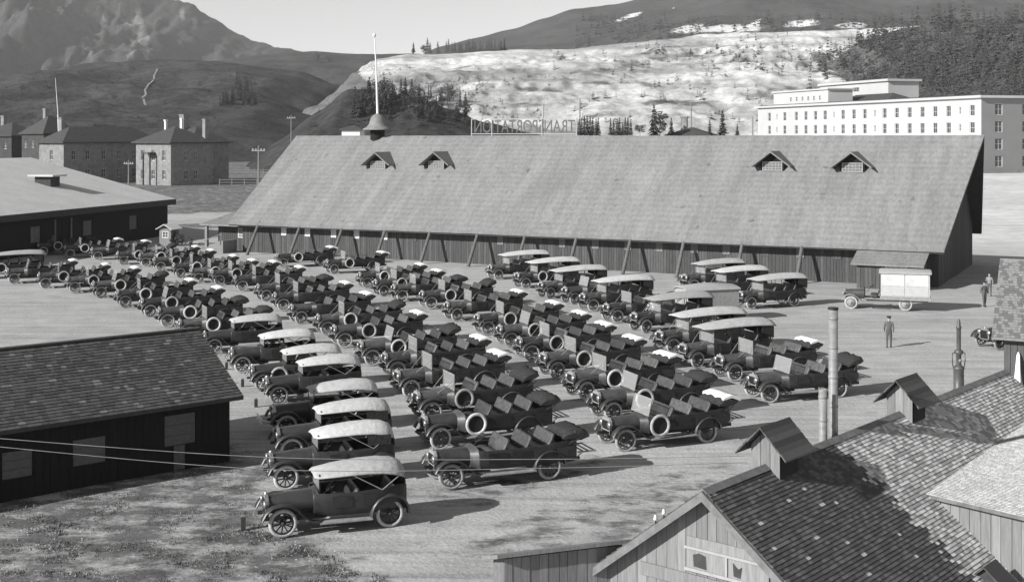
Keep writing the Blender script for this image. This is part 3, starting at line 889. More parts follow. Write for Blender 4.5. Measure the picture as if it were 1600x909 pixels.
# ------------------------------------------------------------------ stone barracks and far houses
SA = math.atan2(-.6, .8)
def stone_block(parent, x0, y0, L, W, h, rise, wl, ws):
    """local block: front = -y face with window columns wl, right = +x face with columns ws"""
    rows = ((1.0, 2.9), (4.9, 7.0))
    rc = [(c - .55, c + .55, a, b) for c in wl for a, b in rows]
    o = obj('wall', wall_mesh(L, -1.5, h, rc, m_stone), parent, (x0, y0, 0))
    for c in wl:
        for a, b in rows: window_part(o, 1.1, b - a, (c, .18, a))
    rc = [(c - .55, c + .55, a, b) for c in ws for a, b in rows]
    o = obj('wall', wall_mesh(W, -1.5, h, rc, m_stone), parent, (x0 + L, y0, 0), (0, 0, pi / 2))
    for c in ws:
        for a, b in rows: window_part(o, 1.1, b - a, (c, .18, a))
    obj('wall', wall_mesh(L, -1.5, h, [], m_stone), parent, (x0 + L, y0 + W, 0), (0, 0, pi))
    obj('wall', wall_mesh(W, -1.5, h, [], m_stone), parent, (x0, y0 + W, 0), (0, 0, -pi / 2))
    return obj('roof', hip_roof(L, W, h, rise, .7, m_slate), parent, (x0, y0, 0))
pc = at(267, 287, 262)
bar = thing('stone_barracks', 'two-storey stone barracks with dark hipped roofs and a projecting wing', 'building', (pc.x, pc.y, 2.2), SA)
# wing: near corner at local (0,0) = its lit face's right end
r1 = stone_block(bar, -11.5, 0, 11.5, 11.0, 8.5, 3.6, (2.2, 5.7, 9.2), (4, 6.5))
# main block set back to the left
r2 = stone_block(bar, -26.0, 13.02, 17, 10, 8.5, 3.6, (3, 7), (5.5,))
r3 = stone_block(bar, -34.5, -8, 9.0, 25, 8.5, 3.6, (4.5,), (2.5, 6, 10, 14, 18, 21.5))
def chimney(parent, x, y, z0, z1, w=.9, mt=None):
    o = obj('chimney', MB().box(x - w / 2, x + w / 2, y - w / 2, y + w / 2, z0, z1).box(x - w / 2 - .12, x + w / 2 + .12, y - w / 2 - .12, y + w / 2 + .12, z1 + .002, z1 + .25).mesh('chimney', mt or m_stone), parent)
chimney(r1, 10.5, 9.8, 9.0, 13.4); chimney(r1, 4.2, 4.4, 11.2, 13.2, .45, m_pale); chimney(r1, 7.0, 6.4, 11.6, 13.5, .45, m_pale)
chimney(r2, 9, 4.0, 9.6, 14.6, 1.5); chimney(r3, 2.5, 4, 10.6, 13.8, 1.2)
for k in range(2):
    obj('fire_escape', MB().box(-7.5 + 2.2 * k, -7.2 + 2.2 * k, -1.4, -1.2, -1.4, 6.4).box(-7.6, -4.9, -1.5 + .004 * k, -.02, 6.2 + .3 * k, 6.3 + .3 * k).mesh('fire_escape', m_dark), bar)
def far_house(px, py, Y, L, W, h, rise, rot, label, wallm, roofm, win=True, chim=True):
    p = at(px, py, Y)
    t = thing('house', label, 'house', (p.x, p.y, p.z), rot)
    cs = [L * (i + .5) / 3 for i in range(3)] if win else []
    rc = [(c - .5, c + .5, 1.2, 2.8) for c in cs]
    o = obj('wall', wall_mesh(L, -2, h, rc, wallm), t)
    for c in cs: window_part(o, 1.0, 1.6, (c, .15, 1.2))
    obj('wall', wall_mesh(W, -2, h, [], wallm), t, (L, 0, 0), (0, 0, pi / 2)); obj('wall', wall_mesh(L, -2, h, [], wallm), t, (L, W, 0), (0, 0, pi)); obj('wall', wall_mesh(W, -2, h, [], wallm), t, (0, W, 0), (0, 0, -pi / 2))
    rf = obj('roof', hip_roof(L, W, h, rise, .6, roofm), t)
    if chim: chimney(rf, L * .3, W * .5, h + rise * .5, h + rise + 1.6, 1.0)
m_dkwall = mat('dark_house_wall', .06, .9, .3, 1)
far_house(-40, 240, 330, 13, 12, 4.4, 3.6, R(-25), 'dark-roofed house at the far left edge behind the warehouse', m_dkwall, m_slate)
far_house(34, 238, 318, 9, 10, 4.5, 4.6, R(-35), 'dark-roofed house between the stone barracks and the leftmost house', m_dkwall, m_slate)
far_house(534, 216, 300, 4.4, 4, 1.9, 1.2, R(-10), 'small white cottage peeping over the barn ridge beside the bell cupola', m_pale, m_slate, False, False)
far_house(1045, 216, 212, 6.5, 6, .3, 1.5, R(-20), 'dark low roof with a stout chimney beside the spruces behind the barn', m_dkwall, m_slate, False)
p = at(94, 250, 290)
fp = thing('flagpole', 'tall white flagpole rising behind the stone barracks', 'flagpole', p)
fh = (250 - 122) * 290 / F
obj('pole', MB().tube([(0, 0, -1), (-.5, 0, fh * .55)], [.22, .15], 8).mesh('flagpole', m_pale), fp)
obj('topmast', MB().tube([(-.42, 0, fh * .5), (-1.1, 0, fh)], [.1, .04], 6).mesh('topmast', m_pale), fp)

# ------------------------------------------------------------------ hotel
HA = math.atan2(-.96, .28)
HLn, HD = 98.0, 34.0
hc = Vector((95.8, 260))
ho = Vector((hc.x - .28 * HLn, hc.y + .96 * HLn))
hot = thing('hotel', 'long white four-storey hotel with rows of sash windows behind the barn', 'hotel', (ho.x, ho.y, 4.2), HA)
hh = 15.8
cols_px = [1202, 1214, 1226, 1244, 1259, 1274, 1289, 1303, 1317, 1334, 1351, 1367, 1382, 1401, 1421, 1441, 1461, 1482, 1500, 1519]
narrow = {1214, 1303, 1367, 1500}
rects, wins = [], []
for px in cols_px:
    t = (px - 800) / F
    u = (t * ho.y - ho.x) / (.28 + t * .96)
    w = .38 if px in narrow else .8
    for k in range(4):
        z = 1.7 + 3.55 * k
        if px not in narrow: rects.append((u - w, u + w, z - .2, z + 2.05)); wins.append((u, w, z - .2, 2.25))
        else: rects.append((u - w, u + w, z + .2, z + 1.7)); wins.append((u, w, z + .2, 1.5))
fw = obj('wall', wall_mesh(HLn, -2, hh, rects, m_hotel, .35), hot)
for u, w, z, h_ in wins: window_part(fw, 2 * w, h_, (u, .2, z))
rects, wins = [], []
for c in (4.2, 10.8, 13.2, 19, 24, 29):
    for k in range(4):
        z = 1.7 + 3.55 * k; rects.append((c - .9, c + .9, z, z + 2.3)); wins.append((c, .9, z, 2.3))
m_plaster_shade = mat('shaded_plaster', .23, .85, .06, .3)  # darker copy of the white plaster, end wall's shade put into colour
rw = obj('wall', wall_mesh(HD, -2, hh, rects, m_plaster_shade, .35), hot, (HLn, 0, 0), (0, 0, pi / 2))
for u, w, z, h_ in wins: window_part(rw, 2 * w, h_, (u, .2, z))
obj('wall', wall_mesh(HLn, -2, hh, [], m_hotel), hot, (HLn, HD, 0), (0, 0, pi)); obj('wall', wall_mesh(HD, -2, hh, [], m_hotel), hot, (0, HD, 0), (0, 0, -pi / 2))
obj('cornice', MB().box(-.7, HLn + .7, -.7, HD + .7, hh + .003, hh + .5).mesh('cornice', m_hotel), hot)
obj('flat_roof', MB().box(.3, HLn - .3, .3, HD - .3, hh + .51, hh + .75).mesh('flat_roof', m_slate), hot)
obj('plinth', MB().box(-.2, HLn + .25, -.25, -.01, -2, .9).box(HLn + .01, HLn + .3, -.2, HD, -2, .9).mesh('plinth', m_stone), hot)
def hotel_u(px, d=0.0):
    t = (px - 800) / F
    return (t * (ho.y + .28 * d) - (ho.x + .96 * d)) / (.28 + t * .96)
pent = obj('penthouse', MB().box(hotel_u(1209, 2), hotel_u(1294, 2), 2, 9, hh + .76, hh + 4.0).box(hotel_u(1209, 2) - .4, hotel_u(1294, 2) + .4, 1.6, 9.4, hh + 4.01, hh + 4.4).mesh('penthouse', m_hotel), hot)
for k in range(6): window_part(pent, .9, 1.2, (hotel_u(1236 + 9 * k, 2), 1.96, hh + 1.5))
pent = obj('penthouse', MB().box(hotel_u(1282, 20), hotel_u(1388, 20), 20, 29, hh + .76, hh + 6.4).box(hotel_u(1282, 20) - .6, hotel_u(1388, 20) + .6, 19.4, 29.6, hh + 6.41, hh + 7.0).mesh('penthouse_back', m_hotel), hot)
window_part(pent, 3, 1.2, (hotel_u(1338, 20), 19.95, hh + 4.2))
obj('rear_roof', hip_roof(26, 9, hh + .76, 2.2, 0, m_slate), hot, (hotel_u(1300, 10), 10, 0))
obj('porch_arch', MB().prism([(0, -2), (10, -2), (10, 0), (7, 1.4), (3, 1.4), (0, 0)], -3, -.3, mx=Matrix.Translation((HLn + 3.4, 11, 0)) @ Matrix.Rotation(pi / 2, 4, 'Z')).mesh('porch', m_plaster_shade), hot)

# ------------------------------------------------------------------ near-left dark shed
NA = math.atan2(.645, .764)
NL, ND = 17.0, 6.2
ns = thing('dark_shed', 'dark-walled shed with a mossy shingle roof beside the white-topped touring cars', 'shed', (-10.4 - .764 * NL, 46.9 - .645 * NL, 0), NA)
rects = [(NL - 2.55, NL - 1.35, .9, 2.0), (NL - 2.2, NL - 1.75, .0, .9), (NL - 5.85, NL - 4.7, .75, 1.65), (NL - 8.2, NL - 7.2, .7, 1.6)]
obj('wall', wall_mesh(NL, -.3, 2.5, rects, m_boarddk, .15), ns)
m_shut = mat('boarded_window', .11, .9, .3, 3, stretch=(3, 1, 8))
for a, b, c, d in rects:
    o = obj('shutter', MB().box(a, b, .05, .09, c, d).mesh('shutter', m_shut), ns)
    m = MB(); n_ = 3
    for k in range(n_): m.box(a + .02, b - .02, .028, .048, c + (d - c) * k / n_ + .015, c + (d - c) * (k + 1) / n_ - .015)
    obj('planking', m.mesh('planking', m_shut), o)
m = MB(); r = random.Random(9); x = .02
while x < NL - .3:
    w = r.uniform(.24, .34)
    segs = [(-.3, 2.46)]
    for a, b, c, d in rects:
        if x + w > a and x < b:
            segs = [(p0, min(p1, c)) for p0, p1 in segs if p0 < c] + [(max(p0, d), p1) for p0, p1 in segs if p1 > d]
    for p0, p1 in segs:
        if p1 - p0 > .05: m.box(x, x + w - .02, -.02 - r.random() * .01, -.002, p0, p1)
    x += w
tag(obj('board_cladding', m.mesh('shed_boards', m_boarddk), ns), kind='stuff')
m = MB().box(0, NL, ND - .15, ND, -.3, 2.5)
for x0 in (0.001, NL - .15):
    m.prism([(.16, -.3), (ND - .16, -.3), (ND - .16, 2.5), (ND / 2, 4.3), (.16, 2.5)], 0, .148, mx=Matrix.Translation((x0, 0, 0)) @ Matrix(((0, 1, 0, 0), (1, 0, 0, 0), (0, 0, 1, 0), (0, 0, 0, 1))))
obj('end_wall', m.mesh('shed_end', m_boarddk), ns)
nov, nrz, nez = .5, 4.5, 2.42
m = MB()
slab(m, (-.3, -nov, nez), (NL + .3, -nov, nez), (NL + .3, ND / 2, nrz), (-.3, ND / 2, nrz), .12)
slab(m, (-.3, ND / 2, nrz), (NL + .3, ND / 2, nrz), (NL + .3, ND + nov, nez), (-.3, ND + nov, nez), .12)
rf = obj('roof', m.mesh('shed_roof', m_timberdk), ns)
def shingle_field(m, r, o, ux, up, L, S, course, wmin, wmax, nmat, skip=None, lift=.012, rough=.006):
    """courses of shingles on a slope: o lower-left corner, ux along the eave, up up the slope"""
    nrm = ux.cross(up).normalized()
    out = []
    rows = int(S / course)
    for j in range(rows):
        x = r.uniform(-.1, 0)
        while x < L:
            w = r.uniform(wmin, wmax)
            a, b = max(0, x + .004), min(L, x + w - .004)
            if b - a > .02:
                out.append((a, b, j * course, r.uniform(0, rough), r.choice(nmat)))
            x += w
    for a, b, s, e, mi in out:
        t1 = lift * 1.6 + e; ln = course * 1.28
        lo = [o + ux * a + up * (s - .0) , o + ux * b + up * (s - .0), o + ux * b + up * min(S, s + ln), o + ux * a + up * min(S, s + ln)]
        top = [lo[0] + nrm * (t1 + .012), lo[1] + nrm * (t1 + .012), lo[2] + nrm * (.004), lo[3] + nrm * (.004)]
        m.hexa([q + nrm * .001 for q in lo] + top, mi)
    return out
m = MB(); r = random.Random(21)
upv = Vector((0, ND / 2 + nov, nrz - nez)); S = upv.length
shingle_field(m, r, Vector((-.3, -nov, nez)), Vector((1, 0, 0)), upv.normalized(), NL + .6, S, .16, .14, .3, (0,) * 14 + (1,) * 20 + (2,) * 2)
tag(obj('shingles', m.mesh('shed_shingles', m_shn), rf), kind='stuff')
obj('ridge_board', MB().box(-.32, NL + .32, ND / 2 - .12, ND / 2 + .12, nrz - .02, nrz + .045).mesh('ridge_board', m_shn[1]), rf)

# ------------------------------------------------------------------ foreground shingled workshop on the right
FA = math.atan2(-.647, .762)
fb = thing('workshop', 'shingle-roofed board workshop with two roof ventilators in the right foreground', 'building', (4.28 + .647 * .35, 28.6 + .762 * .35, 0), FA)
FRZ, PT, FW, FLn = 3.98, .78, 4.4, 19.0      # ridge height, pitch, half width, length (local y)
eave = FRZ - FW * PT
# gable wall of separate boards
bw_ = .30; k = 0
bmesh_cache = {}
x = -FW + .3; r = random.Random(5)
obj('wall', MB().prism([(-FW + .3, -.3), (FW - .3, -.3), (FW - .3, FRZ - PT * (FW - .3) - .2), (0, FRZ - .22), (-FW + .3, FRZ - PT * (FW - .3) - .2)], .04, .12)
    .box(FW - .42, FW - .3, .13, FLn, -.3, FRZ - PT * (FW - .3) - .2).box(-FW + .3, -FW + .42, .13, FLn, -.3, FRZ - PT * (FW - .3) - .2).mesh('workshop_wall', m_timber), fb)
gm = [m_boardlt, mat('board_weathered_b', .165, .85, .25, 3, stretch=(6, 6, .5)), mat('board_weathered_c', .235, .85, .25, 3, stretch=(6, 6, .5))]
opening = (-.55, 1.35, 2.0, 2.75)      # old window strip in the gable
while x < FW - .35:
    w = min(r.uniform(.2, .3), FW - .3 - x)
    zt0 = FRZ - PT * abs(x) - .15; zt1 = FRZ - PT * abs(x + w) - .15
    d = r.uniform(0, .015)
    m = MB().hexa([(x + .006, -d, -.3), (x + w - .006, -d, -.3), (x + w - .006, .038, -.3), (x + .006, .038, -.3), (x + .006, -d, zt0), (x + w - .006, -d, zt1), (x + w - .006, .038, zt1), (x + .006, .038, zt0)])
    obj('board', m.mesh('board', r.choice(gm)), fb)
    x += w
# boarded window: pale panel, rails
pn = obj('boarded_window', MB().box(-.6, 1.5, -.05, -.02, 2.05, 2.78).mesh('boarded_window', gm[2]), fb)
obj('rail', MB().box(-.66, 1.6, -.09, -.052, 2.50, 2.56).mesh('rail', m_boardpale), pn); obj('rail', MB().box(-.66, 1.6, -.09, -.052, 2.0, 2.07).mesh('rail_low', m_boardpale), pn)
obj('mullion', MB().box(.42, .47, -.085, -.053, 2.075, 2.495).mesh('mullion', m_boardpale), pn)
obj('broken_pane', MB().prism([(-.42, 2.12), (-.08, 2.1), (-.1, 2.4), (-.28, 2.44), (-.44, 2.38)], -.056, -.051).mesh('broken_pane', m_timberdk), pn)
obj('broken_pane', MB().prism([(.62, 2.12), (.8, 2.1), (.84, 2.36), (.74, 2.3), (.6, 2.42)], -.056, -.051).mesh('broken_pane_b', m_timberdk), pn)
obj('sill_board', MB().box(-1.9, 2.2, -.06, -.021, 1.62, 1.92).mesh('sill_board', m_boardlt), fb)
# roof slabs and barge boards
m = MB()
slab(m, (-FW, -.35, eave), (0, -.35, FRZ), (0, FLn, FRZ), (-FW, FLn, eave), .09)
slab(m, (0, -.35, FRZ), (FW, -.35, eave), (FW, FLn, eave), (0, FLn, FRZ), .09)
frf = obj('roof', m.mesh('workshop_roof', m_timberdk), fb)
for s in (-1, 1):
    m = MB()
    a, b = (0, FRZ - .02), (s * (FW + .02), eave - .02)
    m.prism([a, b, (b[0], b[1] - .2), (0, FRZ - .24)], -.40, -.352)
    obj('barge_board', m.mesh('barge_board', m_timber), fb)
# shingles of the visible slope: 300 nearest are single pieces, the rest one part
up = Vector((-1, 0, PT)).normalized(); ux = Vector((0, 1, 0))
S = FW * math.sqrt(1 + PT * PT)
nrm = Vector((PT, 0, 1)).normalized()
r = random.Random(31)
rest = MB(); singles = []
course = .105
o0 = Vector((FW, -.35, eave))
for j in range(int(S / course)):
    y = r.uniform(-.15, 0)
    while y < FLn + .35:
        w = r.uniform(.11, .21)
        a, b = max(0, y + .004), min(FLn + .35, y + w - .004)
        if b - a > .03:
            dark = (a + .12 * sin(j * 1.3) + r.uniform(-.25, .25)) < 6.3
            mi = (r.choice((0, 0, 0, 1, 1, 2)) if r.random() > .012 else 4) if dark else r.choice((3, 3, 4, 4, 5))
            singles.append((j, a, b, r.uniform(0, .007), mi))
        y += w
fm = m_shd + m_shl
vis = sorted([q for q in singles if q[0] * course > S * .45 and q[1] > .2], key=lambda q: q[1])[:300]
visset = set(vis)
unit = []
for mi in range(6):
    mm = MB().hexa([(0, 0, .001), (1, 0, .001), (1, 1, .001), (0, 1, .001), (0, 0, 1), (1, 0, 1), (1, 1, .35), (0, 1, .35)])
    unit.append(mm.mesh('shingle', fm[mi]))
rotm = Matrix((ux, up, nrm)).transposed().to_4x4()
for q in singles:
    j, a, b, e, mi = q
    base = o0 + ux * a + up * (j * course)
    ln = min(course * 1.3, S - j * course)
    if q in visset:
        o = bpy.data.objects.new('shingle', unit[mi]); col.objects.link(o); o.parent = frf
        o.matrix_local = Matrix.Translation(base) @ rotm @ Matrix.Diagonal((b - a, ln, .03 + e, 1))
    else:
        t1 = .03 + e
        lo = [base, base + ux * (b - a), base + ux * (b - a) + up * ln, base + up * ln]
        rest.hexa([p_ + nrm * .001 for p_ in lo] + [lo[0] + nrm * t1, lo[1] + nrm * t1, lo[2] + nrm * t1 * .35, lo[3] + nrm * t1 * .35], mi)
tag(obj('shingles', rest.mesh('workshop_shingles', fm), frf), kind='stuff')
m = MB(); r = random.Random(32)
shingle_field(m, r, Vector((-FW, FLn, eave)), Vector((0, -1, 0)), Vector((1, 0, PT)).normalized(), FLn + .35, S, .2, .18, .3, (0, 1, 2))
tag(obj('far_shingles', m.mesh('far_shingles', m_shd), frf), kind='stuff')
obj('ridge_cap', MB().prism([(-.16, FRZ - .06), (0, FRZ + .05), (.16, FRZ - .06), (0, FRZ + .02)], -.37, FLn).mesh('ridge_cap', m_timber), frf)
# ventilators
def ventilator(y0, nm):
    w, dp, zb, zt, pk = .39, .92, FRZ - .45, FRZ + .5, FRZ + .92
    v = obj('ventilator', MB().prism([(-w + .02, zb), (w - .02, zb), (w - .02, zt), (0, pk - .04), (-w + .02, zt)], y0 + .02, y0 + dp).mesh('ventilator', m_boardlt), fb)
    xx = -w; rr = random.Random(int(y0 * 10))
    for k in range(3):
        x0_, x1_ = -w + k * w * 2 / 3 + .006, -w + (k + 1) * w * 2 / 3 - .006
        f = lambda x: pk - .05 - abs(x) * (pk - zt) / w
        mm = MB().hexa([(x0_, y0 - .012 * rr.random(), zb), (x1_, y0 - .005, zb), (x1_, y0 + .018, zb), (x0_, y0 + .018, zb), (x0_, y0 - .008, f(x0_)), (x1_, y0 - .008, f(x1_)), (x1_, y0 + .018, f(x1_)), (x0_, y0 + .018, f(x0_))])
        obj('board', mm.mesh('vent_board', rr.choice(gm)), v)
    obj('side_louvre', MB().box(w - .02, w + .012, y0 + .05, y0 + dp - .04, FRZ - .25, zt - .08).mesh('side_louvre', m_black), v)
    rv = MB(); sl = (pk - zt) / w; xe = .67
    for s in (-1, 1):
        for k in range(6):
            a0, a1 = s * xe * k / 6, s * (xe * (k + 1) / 6 + .015)
            z0_, z1_ = pk + .06 - abs(a0) * sl * .92, pk + .035 - abs(a1) * sl * .92
            mm = MB()
            P = [(a0, y0 - .28, z0_), (a1, y0 - .28, z1_), (a1, y0 + dp + .3, z1_), (a0, y0 + dp + .3, z0_)]
            if s < 0: P = [P[1], P[0], P[3], P[2]]
            slab(mm, *P, .045)
            obj('roof_board', mm.mesh('vent_roof_board', m_shd[k % 3]), v)
ventilator(2.5, 'a'); ventilator(10.3, 'b')
# small gabled hatch low on the slope
inv = (Matrix.Translation(fb.location) @ Matrix.Rotation(FA, 4, 'Z')).inverted()
a = inv @ Vector((0, 0, H)); b = inv @ Vector(((1540 - 800) / F, 1, H - (912 - HZ) / F)) - a
tt = (FRZ - PT * a.x - a.z) / (b.z + PT * b.x); hp_ = a + b * tt
o = obj('roof_hatch', MB().prism([(-.4, -.6), (.4, -.6), (.4, .05), (0, .38), (-.4, .05)], 0, .6).mesh('roof_hatch', m_timberdk), fb, hp_)
m = MB(); slab(m, (-.52, -.12, .0), (0, -.12, .45), (0, .7, .45), (-.52, .7, .0), .05); slab(m, (0, -.12, .45), (.52, -.12, .0), (.52, .7, .0), (0, .7, .45), .05)
obj('hatch_roof', m.mesh('hatch_roof', m_shd[0]), o)
# stovepipes behind the ridge
for nm, y0, zt, rr, rings, lb in (('stovepipe', 6.35, 5.2, .115, 3, 'short galvanised stovepipe standing beside the taller one on the workshop roof'), ('stovepipe', 6.95, 7.3, .125, 5, 'tall galvanised stovepipe with banded joints on the workshop roof')):
    base = Matrix.Translation(fb.location) @ Matrix.Rotation(FA, 4, 'Z') @ Vector((-.42, y0, FRZ - PT * .42 - .3))
    t = thing('stovepipe', lb, 'stovepipe', base)
    hp = zt - base.z
    obj('pipe', MB().lathe([(rr, 0), (rr, hp), (rr - .015, hp), (rr - .02, .3)], 16).mesh('pipe', m_pipe), t)
    for k in range(rings):
        z = hp * (k + .6) / rings
        obj('joint_band', MB().lathe([(rr + .002, z), (rr + .012, z + .015), (rr + .012, z + .05), (rr + .002, z + .065)], 16).mesh('joint_band', m_pipe), t)
    if rings == 5: obj('rim_cap', MB().lathe([(rr + .002, hp - .05), (rr + .02, hp - .04), (rr + .02, hp + .01), (rr - .02, hp + .01)], 16).mesh('rim_cap', m_dark), t)
# low-roofed wing on the right, bleached shingles
inv = (Matrix.Translation(fb.location) @ Matrix.Rotation(FA, 4, 'Z')).inverted()
a = inv @ Vector((0, 0, H)); b = inv @ Vector(((1450 - 800) / F, 1, H - (771 - HZ) / F)) - a
v0 = a + b * ((FRZ - PT * a.x - a.z) / (b.z + PT * b.x))
wing = obj('wing_wall', MB().box(v0.x - .2, v0.x + 9, v0.y + .12, v0.y + 9.5, -.2, v0.z - .2).mesh('wing_core', m_timber), fb)
r = random.Random(77); x = v0.x - .2
while x < v0.x + 4.6:
    w = r.uniform(.22, .3)
    z1 = v0.z - .06 - .045 * (x - v0.x)
    obj('board', MB().box(x + .006, x + w - .006, v0.y + .08 - r.random() * .015, v0.y + .118, .2, z1).mesh('wing_board', r.choice(gm)), wing); x += w
def wz(xx, yy): return v0.z + .02 - .045 * (xx - v0.x) + .03 * (yy - v0.y)
x0, x1, y0, y1 = v0.x - 2.2, v0.x + 9, v0.y - .12, v0.y + 9.5
m = MB(); P = [Vector((a, b, wz(a, b))) for a, b in ((x0 + 2.0, y0), (x1, y0), (x1, y1), (x0 + .2, y1))]
slab(m, *P, .1)
wr = obj('wing_roof', m.mesh('wing_roof', m_timber), wing)
uxx = Vector((1, 0, -.045)).normalized(); upp = Vector((0, 1, .03)).normalized()
m = MB(); shingle_field(m, r, Vector((.25, y0, wz(.25, y0))), uxx, upp, 10.0, 9.4, .12, .10, .22, (0, 1, 1, 2))
tag(obj('wing_shingles', m.mesh('wing_shingles', m_shw), wr), kind='stuff')

# low annex in front of the gable
AA = math.atan2(.34, .94)
ax = thing('board_lean_to', 'low narrow board lean-to with a thin plank roof beside the workshop gable', 'lean-to', (-.22, 29.75, 0), AA)
obj('wall', MB().prism([(.03, -.2), (.75, -.2), (.75, 1.82), (.03, 2.06)], 0.03, 3.2, mx=Matrix(((0, 1, 0, 0), (1, 0, 0, 0), (0, 0, 1, 0), (0, 0, 0, 1)))).mesh('lean_to_core', m_timber), ax)
r = random.Random(8); x = .03
while x < 3.1:
    w = r.uniform(.2, .28)
    obj('board', MB().box(x + .007, x + w - .007, -.012 * r.random() - .004, .028, -.2, 2.06).mesh('annex_board', r.choice(gm)), ax); x += w
m = MB(); slab(m, (-.2, -.2, 2.24), (3.3, -.2, 2.24), (3.3, .95, 1.88), (-.2, .95, 1.88), .09)
obj('roof', m.mesh('lean_to_plank_roof', m_boardlt), ax)
# wires and insulators
def world_fb(x, y, z): return Matrix.Translation(fb.location) @ Matrix.Rotation(FA, 4, 'Z') @ Vector((x, y, z))
for k, (dx, lb) in enumerate(((-1.25, 'upper'), (-1.02, 'lower'))):
    z = FRZ - PT * abs(dx) + .02
    p = world_fb(dx, -.38, z)
    t = thing('insulator', 'white glass insulator on the workshop barge board', 'insulator', p, 0, 'insulators on the barge board')
    obj('peg', MB().tube([(0, 0, -.05), (0, 0, .08)], .012, 6).mesh('peg', m_dark), t)
    obj('bell', MB().lathe([(.015, .06), (.045, .065), (.04, .12), (.03, .13), (.028, .17), (.005, .18)], 12).mesh('bell', m_pale), t)
for (l0, l1, l2, l3), lb in ((((-60, 680, 29.5), (420, 714, 30), (850, 717, 30.5), (1163, 712, 31)), 'upper of two thin wires strung low across the yard'), (((-60, 692, 29.5), (420, 733, 30), (850, 731, 30.5), (1168, 722, 31)), 'lower of two thin wires strung low across the yard')):
    P = [at(*q) for q in (l0, l1, l2, l3)]
    path = []
    for i in range(25):
        t = i / 24 * 3; k = min(2, int(t)); f = t - k
        p0, p1, p2, p3 = P[max(0, k - 1)], P[k], P[k + 1], P[min(3, k + 2)]
        path.append(.5 * ((2 * p1) + (p2 - p0) * f + (2 * p0 - 5 * p1 + 4 * p2 - p3) * f * f + (3 * p1 - p0 - 3 * p2 + p3) * f ** 3))
    tag(obj('wire', MB().tube(path, .0085, 5).mesh('wire', m_pipe)), lb, 'wire')

# ------------------------------------------------------------------ shed at the right edge with a leaning white post
es = thing('edge_shed', 'plain shed with a steep shingle roof at the right edge of the yard', 'shed', (22.9, 60.2, 0), BA)
obj('wall', MB().box(.3, 7, .3, 6.5, -.2, 2.7).prism([(.3, 2.5), (6.5, 2.5), (3.4, 5.6)], .31, 6.9, mx=Matrix(((0, 1, 0, 0), (1, 0, 0, 0), (0, 0, 1, 0), (0, 0, 0, 1)))).mesh('edge_wall', m_timber), es)
m = MB(); slab(m, (-.2, -.2, 2.5), (7.4, -.2, 2.5), (7.4, 3.4, 5.9), (-.2, 3.4, 5.9), .12); slab(m, (-.2, 3.4, 5.9), (7.4, 3.4, 5.9), (7.4, 7, 2.5), (-.2, 7, 2.5), .12)
erf = obj('roof', m.mesh('edge_roof', m_boardlt), es)
m = MB(); upv = Vector((0, 3.6, 3.4))
shingle_field(m, random.Random(4), Vector((-.2, -.2, 2.5)), Vector((1, 0, 0)), upv.normalized(), 7.6, upv.length, .16, .14, .26, (0, 1, 1))
tag(obj('shingles', m.mesh('edge_shingles', [m_shd[2], mat('edge_shingle_pale', .21, .9, .3, 8), m_shl[0]]), erf), kind='stuff')
m = MB(); x = .3
while x < 6.8: m.box(x + .01, x + .28, .26, .298, -.2, 2.6); x += .3
tag(obj('board_cladding', m.mesh('edge_boards', m_board2), es), kind='stuff')
q = Matrix.Translation(es.location) @ Matrix.Rotation(BA, 4, 'Z') @ Vector((.95, -.15, 0))
t = thing('leaning_post', 'white tapered post leaning on the right-edge shed wall', 'post', q, BA)
obj('shaft', MB().hexa([(-.17, -.5, 0), (.17, -.5, 0), (.17, -.36, 0), (-.17, -.36, 0), (-.07, .22, 1.7), (.07, .22, 1.7), (.07, .3, 1.7), (-.07, .3, 1.7)]).mesh('leaning_post', m_pale), t)
obj('point', MB().hexa([(-.066, .226, 1.702), (.066, .226, 1.702), (.066, .294, 1.702), (-.066, .294, 1.702), (-.02, .28, 1.82), (.02, .28, 1.82), (.02, .31, 1.82), (-.02, .31, 1.82)]).mesh('post_point', m_pale), t)

# ------------------------------------------------------------------ gas pump
gp = thing('fuel_pump', 'tall slim cylindrical fuel pump behind the workshop ridge', 'fuel pump', at(1498, 612, F * H / (612 - HZ)))
m_pump = mat('pump_enamel', .08, .45, .3, 5, spec=.5)
obj('base', MB().lathe([(.30, 0), (.30, .08), (.235, .12), (.235, 1.05), (.26, 1.08), (.26, 1.14), (.2, 1.2), (.16, 1.25)], 16).mesh('pump_base', m_pump), gp)
obj('column', MB().lathe([(.12, 1.25), (.115, 1.75), (.2, 1.8), (.2, 1.92), (.13, 1.98)], 14).mesh('pump_column', m_pump), gp)
obj('cylinder', MB().lathe([(.10, 1.98), (.10, 2.95), (.125, 2.97), (.125, 3.05), (.09, 3.1), (.075, 3.3), (.03, 3.42)], 14).mesh('pump_cylinder', m_pump), gp)
for s in (-1, 1):
    obj('hose', MB().tube([(s * .2, 0, 1.86), (s * .29, 0, 1.8), (s * .3, 0, 1.5), (s * .27, 0, 1.2), (s * .2, 0, 1.12)], .022, 6).mesh('hose', m_dark), gp)
obj('gauge', MB().lathe([(.001, -.22), (.07, -.22), (.07, -.19), (.001, -.19)], 12, 'y').mesh('gauge', m_dust), gp, (0, 0, 1.5))

